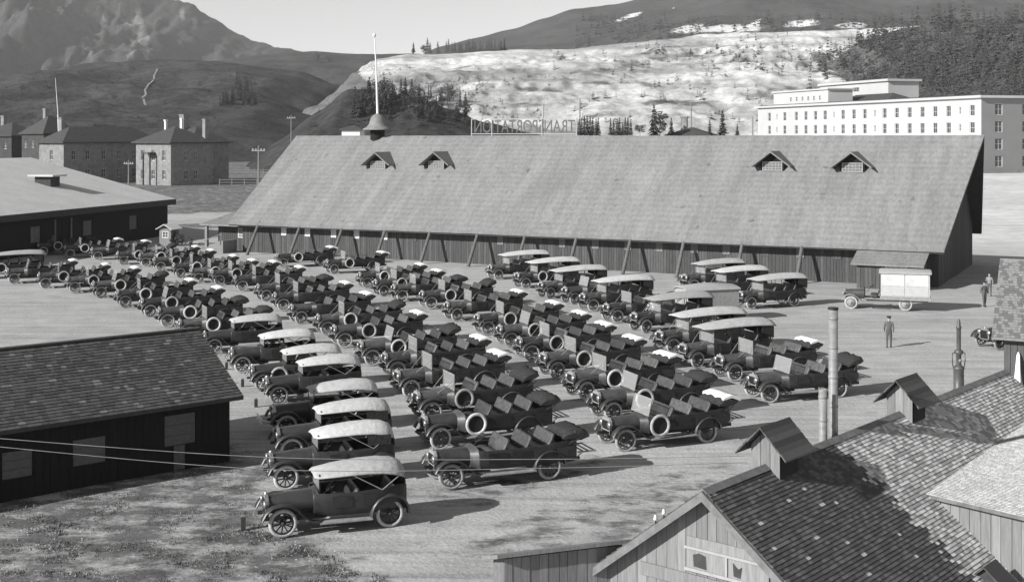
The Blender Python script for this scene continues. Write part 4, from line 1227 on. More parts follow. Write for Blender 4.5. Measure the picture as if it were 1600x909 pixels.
# ------------------------------------------------------------------ vehicles
vr = random.Random(17)
def wheel_meshes(r, spoke, ns=12, disc=False):
    tw = .062
    prof = [(r - tw + tw * cos(2 * pi * k / 8), tw * .95 * sin(2 * pi * k / 8)) for k in range(8)]
    ty = MB().lathe(prof, 24, 'y', closed_prof=True).mesh('tyre', m_tyre)
    m = MB()
    m.lathe([(r - 2 * tw - .015, -.04), (r - 2 * tw + .02, -.045), (r - 2 * tw + .02, .045), (r - 2 * tw - .015, .04)], 24, 'y', closed_prof=True)
    if disc: m.lathe([(.01, -.05), (.1, -.05), (.12, -.02), (r - 2 * tw, -.015), (r - 2 * tw, .015), (.01, .02)], 20, 'y')
    for k in range(ns):
        a = 2 * pi * k / ns
        m.box(.05, r - 2 * tw, -.016, .016, -.018, .018, mx=Matrix.Rotation(-a, 4, 'Y'))
    m.lathe([(.02, -.11), (.055, -.10), (.075, -.05), (.075, .05), (.055, .07)], 12, 'y')
    return m.mesh('wheel', spoke), ty
def strip(path, y0, y1, th=.03, crown=.03):
    rings = []
    n = len(path)
    for i, (x, z) in enumerate(path):
        a = path[max(0, i - 1)]; b = path[min(n - 1, i + 1)]
        tx, tz = b[0] - a[0], b[1] - a[1]; L = math.hypot(tx, tz); nx, nz = -tz / L, tx / L
        ym = (y0 + y1) / 2
        rings.append([(x, y0, z), (x + nx * crown, ym, z + nz * crown), (x, y1, z), (x - nx * th, y1, z - nz * th), (x + nx * (crown - th), ym, z + nz * (crown - th)), (x - nx * th, y0, z - nz * th)])
    return MB().loft(rings)
def arc(cx, cz, r, a0, a1, n=9): return [(cx + r * cos(R(a0 + (a1 - a0) * k / (n - 1))), cz + r * sin(R(a0 + (a1 - a0) * k / (n - 1)))) for k in range(n)]
def tub(secs, matl, name, zb=.56, th=.05):
    out, inn = [], []
    for x, w, zt in secs:
        zb_ = min(zb, zt - .15)
        out.append([(x, -.95 * w, zt), (x, -w, zt - .16), (x, -w, zb_ + .2), (x, -.92 * w, zb_), (x, .92 * w, zb_), (x, w, zb_ + .2), (x, w, zt - .16), (x, .95 * w, zt)])
        i = w - th
        inn.append([(x, -.95 * i, zt), (x, -i, zt - .16), (x, -i, zb_ + .2), (x, -.92 * i, zb_ + .06), (x, .92 * i, zb_ + .06), (x, i, zb_ + .2), (x, i, zt - .16), (x, .95 * i, zt)])
    m = MB().loft(out, False, False); m.loft(inn, False, False)
    for k in (0, 7):
        m.loft([[a[k], b[k]] for a, b in zip(out, inn)], False, False, False)
    m.add(out[0], [tuple(range(8))]); m.add(out[-1], [tuple(range(8))])
    return m.mesh(name, matl)
def seat_mesh(w, bk=.62):
    m = MB()
    def puff(prof, ys=(-1, -.985, -.94, -.5, -.47, 0, .03, .5, .53, .94, .985, 1)):
        cx = sum(p[0] for p in prof) / len(prof); cz = sum(p[1] for p in prof) / len(prof); rings = []
        for u in ys:
            k = .55 if abs(u) == 1 else .82 if abs(u) == .985 else .95 if abs(u) in (.47, .03, .53) else 1.0
            rings.append([(cx + (x - cx) * k, u * w / 2, cz + (z - cz) * k) for x, z in prof])
        m.loft(rings)
    puff([(.0, .02), (0, .12), (.05, .18), (.25, .2), (.45, .17), (.5, .1), (.5, 0), (.2, -.02)])
    ca, sa = cos(R(27)), sin(R(27))
    def bp(l, t): return (.46 + l * sa + t * ca, l * ca - t * sa + .1)
    puff([bp(0, 0), bp(.12, -.045), bp(bk * .45, -.065), bp(bk * .8, -.06), bp(bk * .93, -.075), bp(bk * 1.0, -.04), bp(bk * 1.01, .02), bp(bk * .93, .05), bp(bk * .6, .03), bp(0, .03)])
    return m.mesh('seat', m_leather)
def hood_mesh(x0, x1, w0, w1, zb, zt0, zt1, matl, name='hood'):
    def ring(x, w, zt): return [(x, -w, zb), (x, -w, zt - .2), (x, -w * .82, zt - .07), (x, -w * .35, zt), (x, w * .35, zt), (x, w * .82, zt - .07), (x, w, zt - .2), (x, w, zb)]
    xm = (x0 + x1) / 2
    return MB().loft([ring(x0, w0, zt0), ring(xm, (w0 + w1) / 2, (zt0 + zt1) / 2 + .01), ring(x1, w1, zt1)]).mesh(name, matl)
def headlight_mesh():
    return (MB().lathe([(.01, .16), (.06, .15), (.105, .08), (.12, 0), (.115, -.02), (.01, -.03)], 14, 'x').tube([(.04, 0, -.1), (.04, 0, -.35)], .018, 5).mesh('headlight', m_metal))
wb_w, wb_t = wheel_meshes(.44, m_spoke)
tc_w, tc_t = wheel_meshes(.43, m_tspoke, 10)
tr_w, tr_t = wheel_meshes(.45, m_dust, 8, True)
hl = headlight_mesh()
WBB = 3.6
def bus_spec(top=None, cover=True, spare=True, screen='up', fold=True, topmat=None):
    sp = []
    def P(n, me, par=-1, lo=(0, 0, 0), ro=(0, 0, 0)): sp.append((n, me, par, lo, ro)); return len(sp) - 1
    C = bus_cache
    st = R(vr.uniform(-11, 11))
    b = P('body', C['body']); P('chassis', C['chassis']); P('hood', C['hood']); P('cowl', C['cowl'])
    rd = P('radiator', C['radiator']); P('radiator_core', C['core'], rd)
    for x in (0, WBB):
        for s in (-1, 1):
            k = P('wheel', wb_w, -1, (x, s * .72, .44), (0, R(17 * s + x * 9), (0 if s < 0 else pi) + (st if x == 0 else 0))); P('tyre', wb_t, k)
    for k in range(4): P('door', C['door%d' % k], b)
    for k in range(4): P('seat', C['seat'], -1, (1.38 + .84 * k, 0, .88 + .03 * k))
    for s in (-1, 1):
        P('front_fender', C['ff'], -1, (0, s * .76, 0)); P('rear_fender', C['rf'], -1, (WBB, s * .76, 0)); P('running_board', C['rb'], -1, (0, s * .83, 0)); P('headlight', hl, -1, (-.52, s * .33, .98))
    if screen == 'up': w = P('windshield', C['ws']); P('pane', C['pane'], w)
    elif screen == 'lean':
        th = R(14); q = Vector((1.02, 0, 1.25)); d = q - Matrix.Rotation(th, 3, 'Y') @ q
        w = P('windshield', C['ws_lean'], -1, tuple(d), (0, th, 0)); P('pane', C['pane'], w)
    P('steering_wheel', C['steer'])
    if spare: k = P('spare_wheel', C['sparedisc'], -1, (1.36, -.96, .93), (0, 0, 0)); P('tyre', wb_t, k)
    P('luggage_rack', C['rack'])
    if top:
        t = P('canopy', C[top])
        [P('canopy_bow', C['bow'], t, (x, 0, 0)) for x in (1.9, 2.75, 3.6, 4.5)]; P('rear_curtain', C['curtain'], t)
    else:
        f = P('folded_hood', C['fold'] if cover else C[vr.choice(('fold', 'fold1', 'fold2'))])
        if cover: P('hood_cover', C['cover'], f)
    return sp
bus_cache = {}
C = bus_cache
C['body'] = tub([(1.02, .72, 1.2), (1.2, .80, 1.2), (2.4, .84, 1.2), (3.6, .84, 1.24), (4.3, .80, 1.32), (4.62, .70, 1.34), (4.72, .55, 1.3)], m_paint_b, 'bus_body')
C['chassis'] = MB().box(-.62, 4.9, -.42, -.34, .50, .62).box(-.62, 4.9, .34, .42, .50, .62).box(-.04, .04, -.7, .7, .38, .48).box(WBB - .06, WBB + .06, -.7, .7, .38, .5).lathe([(.02, -.16), (.16, -.1), (.16, .1), (.02, .16)], 10, 'x', mx=Matrix.Translation((WBB, 0, .44))).box(-.7, -.62, -.34, .34, .52, .58).box(.4, 1.6, -.2, .2, .36, .52).mesh('bus_chassis', m_dark)
C['hood'] = hood_mesh(-.36, .78, .31, .42, .76, 1.17, 1.22, m_hood)
C['cowl'] = hood_mesh(.785, 1.05, .43, .72, .60, 1.23, 1.27, m_hood, 'cowl')
C['radiator'] = MB().loft([[(x, -.33, .72), (x, -.33, 1.1), (x, -.2, 1.22), (x, .2, 1.22), (x, .33, 1.1), (x, .33, .72)] for x in (-.47, -.365)]).lathe([(.05, 1.22), (.05, 1.27), (.02, 1.29)], 8, mx=Matrix.Translation((-.42, 0, 0))).mesh('radiator', m_dust)
C['core'] = MB().box(-.485, -.471, -.26, .26, .77, 1.1).mesh('radiator_core', m_black)
for k in range(4):
    x0 = 1.27 + .86 * k
    C['door%d' % k] = MB().hexa([(x0 + .03, -.862, .80), (x0 + .72, -.862, .80), (x0 + .72, -.80, .80), (x0 + .03, -.80, .80), (x0 + .03, -.858, 1.12), (x0 + .72, -.858, 1.12), (x0 + .72, -.80, 1.12), (x0 + .03, -.80, 1.12)]).tube([(x0 + .62, -.87, 1.04), (x0 + .70, -.88, 1.04)], .014, 5).lathe([(.03, -.875), (.028, -.865)], 8, 'y', mx=Matrix.Translation((x0 + .36, 0, 1.0))).mesh('door', m_paint_b)
C['seat'] = seat_mesh(1.5, .60)
C['ff'] = strip([(-.60, .62), (-.5, .80), (-.32, .94), (-.08, 1.0), (.18, .98), (.42, .86), (.62, .68), (.82, .52), (1.02, .45)], -.16, .16).mesh('front_fender', m_fender)
C['rf'] = strip(arc(0, .44, .60, 195, 5, 11), -.16, .16).mesh('rear_fender', m_hood)
C['rb'] = MB().box(1.0, 3.02, -.15, .15, .40, .44).mesh('running_board', m_dust)
C['ws'] = MB().box(1.0, 1.035, -.68, -.64, 1.24, 1.92).box(1.0, 1.035, .64, .68, 1.24, 1.92).box(1.0, 1.035, -.64, .64, 1.885, 1.92).box(1.0, 1.035, -.64, .64, 1.25, 1.285).box(1.002, 1.033, -.64, .64, 1.56, 1.585).tube([(.35, -.4, 1.12), (1.01, -.66, 1.7)], .014, 5).tube([(.35, .4, 1.12), (1.01, .66, 1.7)], .014, 5).mesh('windshield', m_dust)
C['ws_lean'] = MB().box(1.0, 1.035, -.68, -.64, 1.24, 1.92).box(1.0, 1.035, .64, .68, 1.24, 1.92).box(1.0, 1.035, -.64, .64, 1.885, 1.92).box(1.0, 1.035, -.64, .64, 1.25, 1.285).box(1.002, 1.033, -.64, .64, 1.56, 1.585).mesh('leaning_windshield', m_dust)
C['pane'] = MB().add([(1.017, -.638, 1.287), (1.017, .638, 1.287), (1.017, .638, 1.884), (1.017, -.638, 1.884)], [(0, 1, 2, 3)]).mesh('windscreen_pane', m_screen)
C['steer'] = MB().lathe([(.2 + .016 * cos(a), .016 * sin(a)) for a in [2 * pi * k / 6 for k in range(6)]], 16, 'z', closed_prof=True, mx=Matrix.Translation((1.42, .36, 1.42)) @ Matrix.Rotation(R(-38), 4, 'Y')).tube([(1.1, .36, 1.05), (1.42, .36, 1.42)], .018, 6).box(1.24, 1.60, .35, .37, 1.40, 1.43).mesh('steering_wheel', m_dark)
C['sparedisc'] = MB().lathe([(.01, .045), (.31, .045), (.34, .03), (.34, -.01), (.31, .0), (.01, .0)], 20, 'y').mesh('spare_wheel', m_black)
C['rack'] = MB().box(4.75, 5.45, -.6, -.55, .80, .85).box(4.75, 5.45, .55, .6, .80, .85).box(4.95, 5.0, -.55, .55, .81, .84).box(5.15, 5.2, -.55, .55, .81, .84).box(5.38, 5.43, -.55, .55, .81, .84).tube([(4.9, -.58, .8), (4.7, -.5, .6)], .02, 5).tube([(4.9, .58, .8), (4.7, .5, .6)], .02, 5).mesh('luggage_rack', m_dust)
def fold_mesh(seed=3, lift=0.0, ln=.66):
    m = MB(); rr = random.Random(seed)
    rings = []
    for i in range(9):
        y = -.80 + 1.6 * i / 8
        s = 1.0 if 0 < i < 8 else .55
        rings.append([(4.12 + ln * 1.25 * u + .03 * rr.uniform(-1, 1), y + .01 * rr.random(), 1.46 + lift * u + s * w * 1.6 + .04 * rr.uniform(-1, 1)) for u, w in ((0, -.06), (.1, .08), (.35, .14), (.7, .16), (1.0, .12), (1.05, 0), (.8, -.08), (.3, -.1))])
    m.loft(rings)
    for s in (-1, 1): m.tube([(4.3, s * .82, 1.2), (4.75, s * .82, 1.38)], .025, 5)
    return m
C['fold'] = fold_mesh().mesh('folded_hood', m_fold)
C['fold1'] = fold_mesh(8, .16, .6).mesh('folded_hood_b', m_fold)
C['fold2'] = fold_mesh(14, -.08, .76).mesh('folded_hood_c', m_fold)
m = MB(); rings = []
for i in range(7):
    y = -.78 + 1.56 * i / 6; e = .03 * math.sin(i * 2.1)
    rings.append([(4.30 + e, y, 1.60), (4.34 + e, y, 1.70), (4.70, y, 1.78 + e * .5), (5.05 - e, y, 1.73), (5.12, y, 1.52), (5.04, y, 1.56), (4.7, y, 1.68)])
C['cover'] = m.loft(rings).mesh('hood_cover', m_white)
def canopy(secs, matl, name, th=.03):
    rings = []
    for x, w, zc, ze in secs:
        t = [(x, w * u, ze + (zc - ze) * (1 - abs(u) ** 2.6)) for u in (-1, -.93, -.75, -.45, 0, .45, .75, .93, 1)]
        rings.append(t + [(x, y * .98, z - th) for x, y, z in reversed(t)])
    return MB().loft(rings).mesh(name, matl)
bc = [(.50, .62, 2.00, 1.97), (.62, .76, 2.05, 1.97), (1.3, .86, 2.19, 1.99), (2.4, .88, 2.30, 2.03), (3.6, .88, 2.34, 2.03), (4.5, .86, 2.30, 1.98), (4.85, .80, 2.20, 1.93), (4.95, .66, 2.02, 1.88)]
C['top'] = canopy(bc, m_top, 'canopy')
C['topgrey'] = canopy(bc, m_greytop, 'grey_canopy')
C['bow'] = MB().tube([(.1, -.82, 1.18), (0, -.83, 1.98), (0, -.5, 2.13), (0, 0, 2.17), (0, .5, 2.13), (0, .83, 1.98), (.1, .82, 1.18)], .022, 5).mesh('canopy_bow', m_dark)
C['curtain'] = MB().loft([[(3.9, -.83, 1.62), (3.9, -.83, 1.98), (3.9, -.80, 1.98), (3.9, -.80, 1.62)], [(4.5, -.83, 1.42), (4.5, -.83, 1.98), (4.5, -.80, 1.98), (4.5, -.80, 1.42)], [(4.76, -.7, 1.3), (4.76, -.7, 1.98), (4.72, -.68, 1.98), (4.72, -.68, 1.3)], [(4.76, .7, 1.3), (4.76, .7, 1.98), (4.72, .68, 1.98), (4.72, .68, 1.3)], [(4.5, .83, 1.42), (4.5, .83, 1.98), (4.5, .80, 1.98), (4.5, .80, 1.42)], [(3.9, .83, 1.62), (3.9, .83, 1.98), (3.9, .80, 1.98), (3.9, .80, 1.62)]], smooth=False).mesh('rear_curtain', m_fold)

# touring car
T = {}
T['body'] = tub([(.98, .60, 1.2), (1.25, .74, 1.19), (2.2, .80, 1.18), (3.0, .80, 1.22), (3.45, .75, 1.28), (3.72, .64, 1.27), (3.84, .46, 1.2)], m_paint, 'car_body', .52)
T['chassis'] = MB().box(-.6, 3.9, -.42, -.34, .46, .56).box(-.6, 3.9, .34, .42, .46, .56).box(-.04, .04, -.68, .68, .38, .47).box(3.19, 3.31, -.68, .68, .38, .48).box(.3, 1.4, -.2, .2, .34, .5).mesh('car_chassis', m_dark)
T['hood'] = hood_mesh(-.36, .95, .30, .42, .66, 1.12, 1.2, m_thood)
T['cowl'] = hood_mesh(.955, 1.1, .43, .60, .56, 1.205, 1.25, m_thood, 'cowl')
T['radiator'] = MB().loft([[(x, -.34, .52), (x, -.34, 1.02), (x, -.2, 1.16), (x, .2, 1.16), (x, .34, 1.02), (x, .34, .52)] for x in (-.46, -.365)]).lathe([(.05, 1.16), (.05, 1.21), (.02, 1.23)], 8, mx=Matrix.Translation((-.41, 0, 0))).mesh('car_radiator', m_metal)
T['core'] = MB().box(-.475, -.461, -.27, .27, .58, 1.04).mesh('car_radiator_core', m_black)
T['ff'] = strip([(-.62, .58), (-.52, .78), (-.33, .93), (-.06, .99), (.2, .96), (.42, .82), (.62, .6), (.85, .44), (1.1, .40)], -.17, .17, crown=.05).mesh('car_front_fender', m_fender)
T['rf'] = strip(arc(0, .43, .59, 190, -5, 11), -.17, .17, crown=.05).mesh('car_rear_fender', m_fender)
T['rb'] = MB().box(1.08, 2.68, -.16, .16, .35, .39).mesh('car_running_board', m_dust)
for k in range(2):
    x0 = 1.45 + .95 * k
    T['door%d' % k] = MB().hexa([(x0, -.825, .78), (x0 + .62, -.825, .78), (x0 + .62, -.76, .78), (x0, -.76, .78), (x0, -.82, 1.1), (x0 + .62, -.82, 1.1), (x0 + .62, -.76, 1.1), (x0, -.76, 1.1)]).tube([(x0 + .48, -.84, 1.04), (x0 + .58, -.85, 1.04)], .014, 5).mesh('car_door', m_paint)
T['seat'] = seat_mesh(1.36, .5)
T['ws'] = MB().box(1.1, 1.135, -.6, -.565, 1.24, 1.74).box(1.1, 1.135, .565, .6, 1.24, 1.74).box(1.1, 1.135, -.565, .565, 1.71, 1.74).box(1.1, 1.135, -.565, .565, 1.25, 1.28).mesh('car_windshield', m_dark)
T['pane'] = MB().add([(1.117, -.563, 1.282), (1.117, .563, 1.282), (1.117, .563, 1.708), (1.117, -.563, 1.708)], [(0, 1, 2, 3)]).mesh('car_pane', m_screen)
tc = [(.98, .50, 1.72, 1.66), (1.06, .66, 1.79, 1.66), (1.6, .76, 1.90, 1.69), (2.4, .79, 1.98, 1.72), (3.0, .79, 2.0, 1.70), (3.45, .76, 1.97, 1.62), (3.7, .68, 1.88, 1.52), (3.79, .54, 1.72, 1.44)]
T['top'] = canopy(tc, m_top, 'car_top')
for s in (-1, 1):
    m = MB()
    m.tube([(3.0, s * .81, 1.2), (2.1, s * .76, 1.70)], .016, 5).tube([(3.0, s * .81, 1.2), (3.62, s * .68, 1.6)], .018, 5)
    T['irons%d' % s] = m.mesh('top_iron', m_dust)
T['curtain'] = MB().loft([[(3.71, y, 1.66 if abs(y) < .5 else 1.56), (3.75, y, 1.66 if abs(y) < .5 else 1.56), (3.79, y, 1.22), (3.75, y, 1.22)] for y in (-.6, -.5, 0, .5, .6)]).mesh('car_rear_curtain', m_fold)
T['steer'] = MB().lathe([(.19 + .015 * cos(a), .015 * sin(a)) for a in [2 * pi * k / 6 for k in range(6)]], 16, 'z', closed_prof=True, mx=Matrix.Translation((1.52, -.32, 1.33)) @ Matrix.Rotation(R(-40), 4, 'Y')).tube([(1.2, -.32, 1.0), (1.52, -.32, 1.33)], .017, 6).mesh('car_steering', m_dark)
T['spareplate'] = C['sparedisc']
T['bumper'] = MB().box(-.98, -.94, -.72, .72, .50, .57).box(-.98, -.94, -.72, .72, .66, .73).tube([(-.95, -.4, .6), (-.55, -.4, .52)], .025, 5).tube([(-.95, .4, .6), (-.55, .4, .52)], .025, 5).mesh('bumper', m_metal)
T['sidecurtain'] = MB().box(2.8, 3.62, -.01, .01, 1.3, 1.64).mesh('side_curtain', m_fold)
def car_spec(bumper=False, curtain=False, spareside=False):
    sp = []
    def P(n, me, par=-1, lo=(0, 0, 0), ro=(0, 0, 0)): sp.append((n, me, par, lo, ro)); return len(sp) - 1
    b = P('body', T['body']); P('chassis', T['chassis']); P('hood', T['hood']); P('cowl', T['cowl'])
    rd = P('radiator', T['radiator']); P('radiator_core', T['core'], rd)
    for x in (0, 3.25):
        for s in (-1, 1):
            k = P('wheel', tc_w, -1, (x, s * .7, .43), (0, R(11 * s + x * 9), 0 if s < 0 else pi)); P('tyre', tc_t, k)
    for k in range(2): P('door', T['door%d' % k], b)
    P('seat', T['seat'], -1, (1.62, 0, .68)); P('seat', T['seat'], -1, (2.75, 0, .7))
    for s in (-1, 1):
        P('front_fender', T['ff'], -1, (0, s * .73, 0)); P('rear_fender', T['rf'], -1, (3.25, s * .74, 0)); P('running_board', T['rb'], -1, (0, s * .78, 0)); P('headlight', hl, -1, (-.5, s * .36, .94))
    w = P('windshield', T['ws']); P('pane', T['pane'], w); P('steering_wheel', T['steer'])
    t = P('top', T['top']); P('top_iron', T['irons-1'], t); P('top_iron', T['irons1'], t); P('rear_curtain', T['curtain'], t)
    if curtain: [P('side_curtain', T['sidecurtain'], t, (0, .775 * q, 0)) for q in (-1, 1)]
    if bumper: P('bumper', T['bumper'])
    if spareside: k = P('spare_wheel', C['sparedisc'], -1, (.72, -.80, .72), (0, 0, 0)); P('tyre', tc_t, k)
    return sp

def put(spec, name, px, py, ang, label, cat, group, track=.72):
    P = G(px, py)
    a = R(ang)
    o = Vector((P.x - sin(a) * track, P.y + cos(a) * track, 0))      # near front wheel at (0,-track)
    return place(spec, name, label, cat, (o.x, o.y, .0), a, group)

tours = [(442, 840, 18.7), (447, 766, 19.5), (456, 721, 20), (448, 682, 20), (435.6, 633, 21), (412, 612, 21), (379, 583, 22), (335, 553, 22)]
g = 'white-topped touring cars in the column beside the dark shed'
tl = ['dark touring car with cream canvas top at the open grassy end of its column', 'cream-topped touring car second from the grassy end of its column', 'cream-topped touring car third from the grassy end, beside the bumpered one',
      'cream-topped touring car with a bright double-bar front bumper', 'cream-topped touring car between the bumpered one and the one with a side spare', 'cream-topped touring car with a spare wheel strapped to its front side', 'cream-topped touring car second from the open bus at the shed roof corner', 'cream-topped touring car standing next to an open bus at the shed roof corner']
for i, (px, py, a) in enumerate(tours):
    put(car_spec(bumper=i == 3, curtain=i in (1, 2), spareside=i == 5), 'touring_car', px, py, a, tl[i], 'car', g, .70)

openC, openN = bus_spec(cover=True), bus_spec(cover=False)
openNS, openCS = bus_spec(cover=False, spare=False), bus_spec(cover=True, spare=False)
ORD = 'first second third fourth fifth sixth seventh eighth ninth tenth eleventh twelfth thirteenth fourteenth fifteenth sixteenth seventeenth eighteenth nineteenth twentieth last'.split()
def rows(lst, rowname, endlabels, group):
    for i, (px, py, a, cov, spare, scr) in enumerate(lst):
        spec = bus_spec(cover=cov, spare=spare, screen=scr)
        lb = endlabels.get(i) or 'open bus, %s, %s, %s in the %s' % ('white hood cover' if cov else 'bare folded hood', 'side spare' if spare else 'no side spare', ORD[i], rowname)
        put(spec, 'touring_bus', px, py, a + vr.uniform(-2.2, 2.2), lb, 'bus', group)
rowA = [(296, 533, 23, 0, 1, 'up'), (262, 512, 23, 0, 1, 'down'), (235, 496, 24, 1, 1, 'lean'), (196, 481, 24, 1, 1, 'up'), (158, 466, 25, 0, 1, 'lean'), (117, 458, 25, 1, 1, 'up'), (71, 451, 25, 1, 1, 'up'), (22, 443.5, 25, 1, 0, 'lean')]
rows(rowA, 'row from the mossy shed', {0: 'open touring bus half hidden behind the mossy shed roof corner', 1: 'open touring bus with no windshield edging the gravel nearest the mossy shed'}, 'buses in the row edging the bare gravel')
put(bus_spec(top='topgrey'), 'touring_bus', -25, 437, 25, 'canopied touring bus at the warehouse end of the gravel-edge row', 'bus', 'buses in the row edging the bare gravel')
rowB = [(705, 765, 22.8, 0, 0, 'down'), (688.5, 703, 22.5, 0, 1, 'down'), (675, 660, 22.5, 0, 1, 'up'), (642.5, 622.5, 22.5, 1, 0, 'up'), (621, 591.6, 22, 1, 0, 'up'), (582, 571.6, 22, 0, 1, 'lean'), (539, 543.6, 22, 1, 1, 'down'), (512, 524.5, 22, 0, 1, 'up'), (470.6, 506.7, 23, 1, 0, 'down'), (443, 486, 23, 1, 0, 'up'), (416, 471, 23, 0, 0, 'up'), (379, 455.7, 24, 1, 0, 'up'),
        (343, 446, 24, 1, 1, 'up'), (310, 443, 24, 1, 1, 'up'), (282, 434.5, 24, 1, 1, 'up'), (251, 424, 25, 1, 1, 'up'), (228, 417, 25, 1, 1, 'up'), (193, 414, 25, 0, 1, 'up'), (153, 407, 25, 1, 0, 'lean'), (110, 403, 25, 1, 1, 'up'), (68, 399, 25, 0, 1, 'up')]
rows(rowB, 'middle row from the weeds', {0: 'open touring bus without windshield at the open gravel end of the middle row', 1: 'open touring bus with side spare, second from the gravel end of the middle row', 2: 'open touring bus third from the gravel end of the middle row', 20: 'open touring bus in deep shade against the dark warehouse wall'}, 'open buses in the long middle row')
rowM = [(574, 450.5, 23, 1, 1, 'up'), (600, 463, 23, 1, 1, 'up'), (629, 471.6, 23, 0, 0, 'up'), (674, 483, 22, 0, 1, 'up'), (714, 502, 22, 1, 0, 'up'), (762.6, 523.6, 22, 1, 1, 'up'), (799, 543, 22, 1, 1, 'lean'), (831, 564.5, 22, 1, 1, 'up'), (871, 592, 22, 1, 1, 'up'), (916.6, 625.6, 22, 1, 1, 'up'), (958, 660, 22.5, 0, 1, 'lean'), (977.6, 706, 22.5, 1, 1, 'lean')]
rows(rowM, 'third row from the barn', {11: 'open touring bus with pale side spare wheel at the foreground gravel end of its row', 10: 'open touring bus next to the one at the foreground gravel end of its row'}, 'open buses in the row before the canopied buses')
rowW = [(443, 418, 24, 1, 1, 'down'), (522, 428, 24, 1, 1, 'up')]
rows(rowW, '', {0: 'open bus parked under the barn eave props, closest to the barn corner', 1: 'open bus with pale windshield parked along the barn wall beside another'}, 'open buses along the barn wall')
g = 'canopied buses between the open rows and the barn'
for px, py, tp, sp_, lb in ((779, 437, 'top', 0, 'cream-canopied touring bus nearest the barn wall among three close together'), (822, 451, 'top', 1, 'cream-canopied touring bus with side spare, in the middle of three close together by the barn'), (860, 467, 'top', 0, 'cream-canopied touring bus third from the barn wall beside an open bus'),
                       (927, 487, 'top', 0, 'cream-canopied touring bus standing alone between two open buses'), (1010, 521, 'topgrey', 0, 'grey-canopied touring bus beside the grey tarpaulined truck'), (1052, 553, 'top', 0, 'cream-canopied touring bus overlapping another beside the tarpaulined truck'), (1090, 575.6, 'top', 0, 'cream-canopied touring bus beside an open bus with double windshield'),
                       (1085, 454, 'top', 0, 'cream-canopied touring bus closest to the barn props in the trio before the box truck'), (1117, 468, 'top', 0, 'middle cream-canopied touring bus in the trio before the box truck'), (1174, 483.5, 'top', 0, 'cream-canopied touring bus facing the tarpaulined truck, nearest the canvas box truck')):
    put(bus_spec(top=tp, spare=bool(sp_)), 'touring_bus', px, py, 24, lb, 'bus', g)
for px, py, a, c_, s_, w_, lb in ((898, 476, 23, 0, 0, 'lean', 'open touring bus squeezed between two cream-canopied buses'), (965, 505, 23, 0, 0, 'up', 'open touring bus in front of the grey-canopied bus'), (1148.6, 596, 20, 1, 0, 'up', 'open touring bus with upright windshield and white hood cover beside a canopied bus'), (1203, 630, 19.5, 0, 0, 'lean', 'open touring bus standing apart behind the tall stovepipe')):
    put(bus_spec(cover=bool(c_), spare=bool(s_), screen=w_), 'touring_bus', px, py, a, lb, 'bus', 'open buses among the canopied ones')
# car at the right edge, behind the shed
put(car_spec(), 'touring_car', 1562, 547, 24, 'car half hidden behind the shed at the right edge', 'car', None, .70)

# tarpaulined truck and canvas box truck
def truck_spec(boxmat, canvas_side, tarp):
    sp = []
    def P(n, me, par=-1, lo=(0, 0, 0), ro=(0, 0, 0)): sp.append((n, me, par, lo, ro)); return len(sp) - 1
    P('chassis', MB().box(-.7, 5.1, -.45, -.35, .58, .72).box(-.7, 5.1, .35, .45, .58, .72).box(-.05, .05, -.7, .7, .38, .5).box(3.55, 3.69, -.7, .7, .38, .52).mesh('truck_chassis', m_dust))
    P('hood', hood_mesh(-.4, .85, .36, .42, .72, 1.28, 1.34, m_hood))
    rd = P('radiator', C['radiator'], -1, (-.03, 0, .1)); P('radiator_core', C['core'], rd)
    P('dashboard', MB().box(.86, .92, -.62, .62, .72, 1.42).mesh('dashboard', m_dark)); P('steering_wheel', C['steer'], -1, (-.05, -.72 if tarp else 0, .1)); P('seat', seat_mesh(1.4, .5), -1, (1.3, 0, .85)); P('floor_boards', MB().box(.9, 1.95, -.75, .75, .73, .8).mesh('floor_boards', m_dust))
    for x in (0, 3.62):
        for s in (-1, 1):
            k = P('wheel', tr_w, -1, (x, s * .74, .45), (0, R(14 * s + x * 9), 0 if s < 0 else pi)); P('tyre', tr_t, k)
    for s in (-1, 1):
        P('front_fender', strip([(-.55, .75), (-.4, .93), (-.15, 1.02), (.15, 1.0), (.4, .85), (.7, .6), (1.1, .55)], -.15, .15).mesh('truck_fender', m_dust), -1, (0, s * .76, 0)); P('running_board', MB().box(1.1, 2.0, -.15, .15, .5, .55).mesh('truck_step', m_dust), -1, (0, s * .8, 0)); P('headlight', hl, -1, (-.55, s * .34, 1.08))
    x0, x1, zt = (1.7, 5.4, 2.4) if tarp else (1.98, 5.2, 2.75); ht = 2.12 if tarp else 2.62
    b = P('box_body', MB().box(x0, x1, -.92, .92, .98, ht).mesh('box_body', boxmat))
    P('bed', MB().box(x0 - .05, x1 + .05, -.96, .96, .74, .975).mesh('truck_bed', m_dust))
    rings = [[(x, y, 2.625 + (.0 if y in (-1, 1) else .0)) for y in (-1.0,)] for x in (0,)]
    P('canvas_roof', canopy([(x0 - .12, .98, ht + .14, ht - .02), (x0, 1.0, ht + .2, ht - .04), ((x0 + x1) / 2, 1.0, ht + (.34 if tarp else .22), ht - .04), (x1, 1.0, ht + .2, ht - .04), (x1 + .12, .98, ht + .14, ht - .02)], boxmat if tarp else m_greytop, 'canvas_roof', .06), b)
    if not tarp:
        for s in (-1, 1):
            for k in range(2):
                xa = x0 + .06 + k * (x1 - x0 - .06) / 2; xb = xa + (x1 - x0) / 2 - .12
                P('side_panel', MB().box(xa, xb, s * .935 - .012, s * .935 + .012, 1.72, 2.54).mesh('side_panel', mat('panel_canvas', .56, .85, .12, 4, coarse=.1)), b)
                P('lower_panel', MB().box(xa, xb, s * .935 - .012, s * .935 + .012, 1.04, 1.66).mesh('lower_panel', boxmat), b)
    return sp
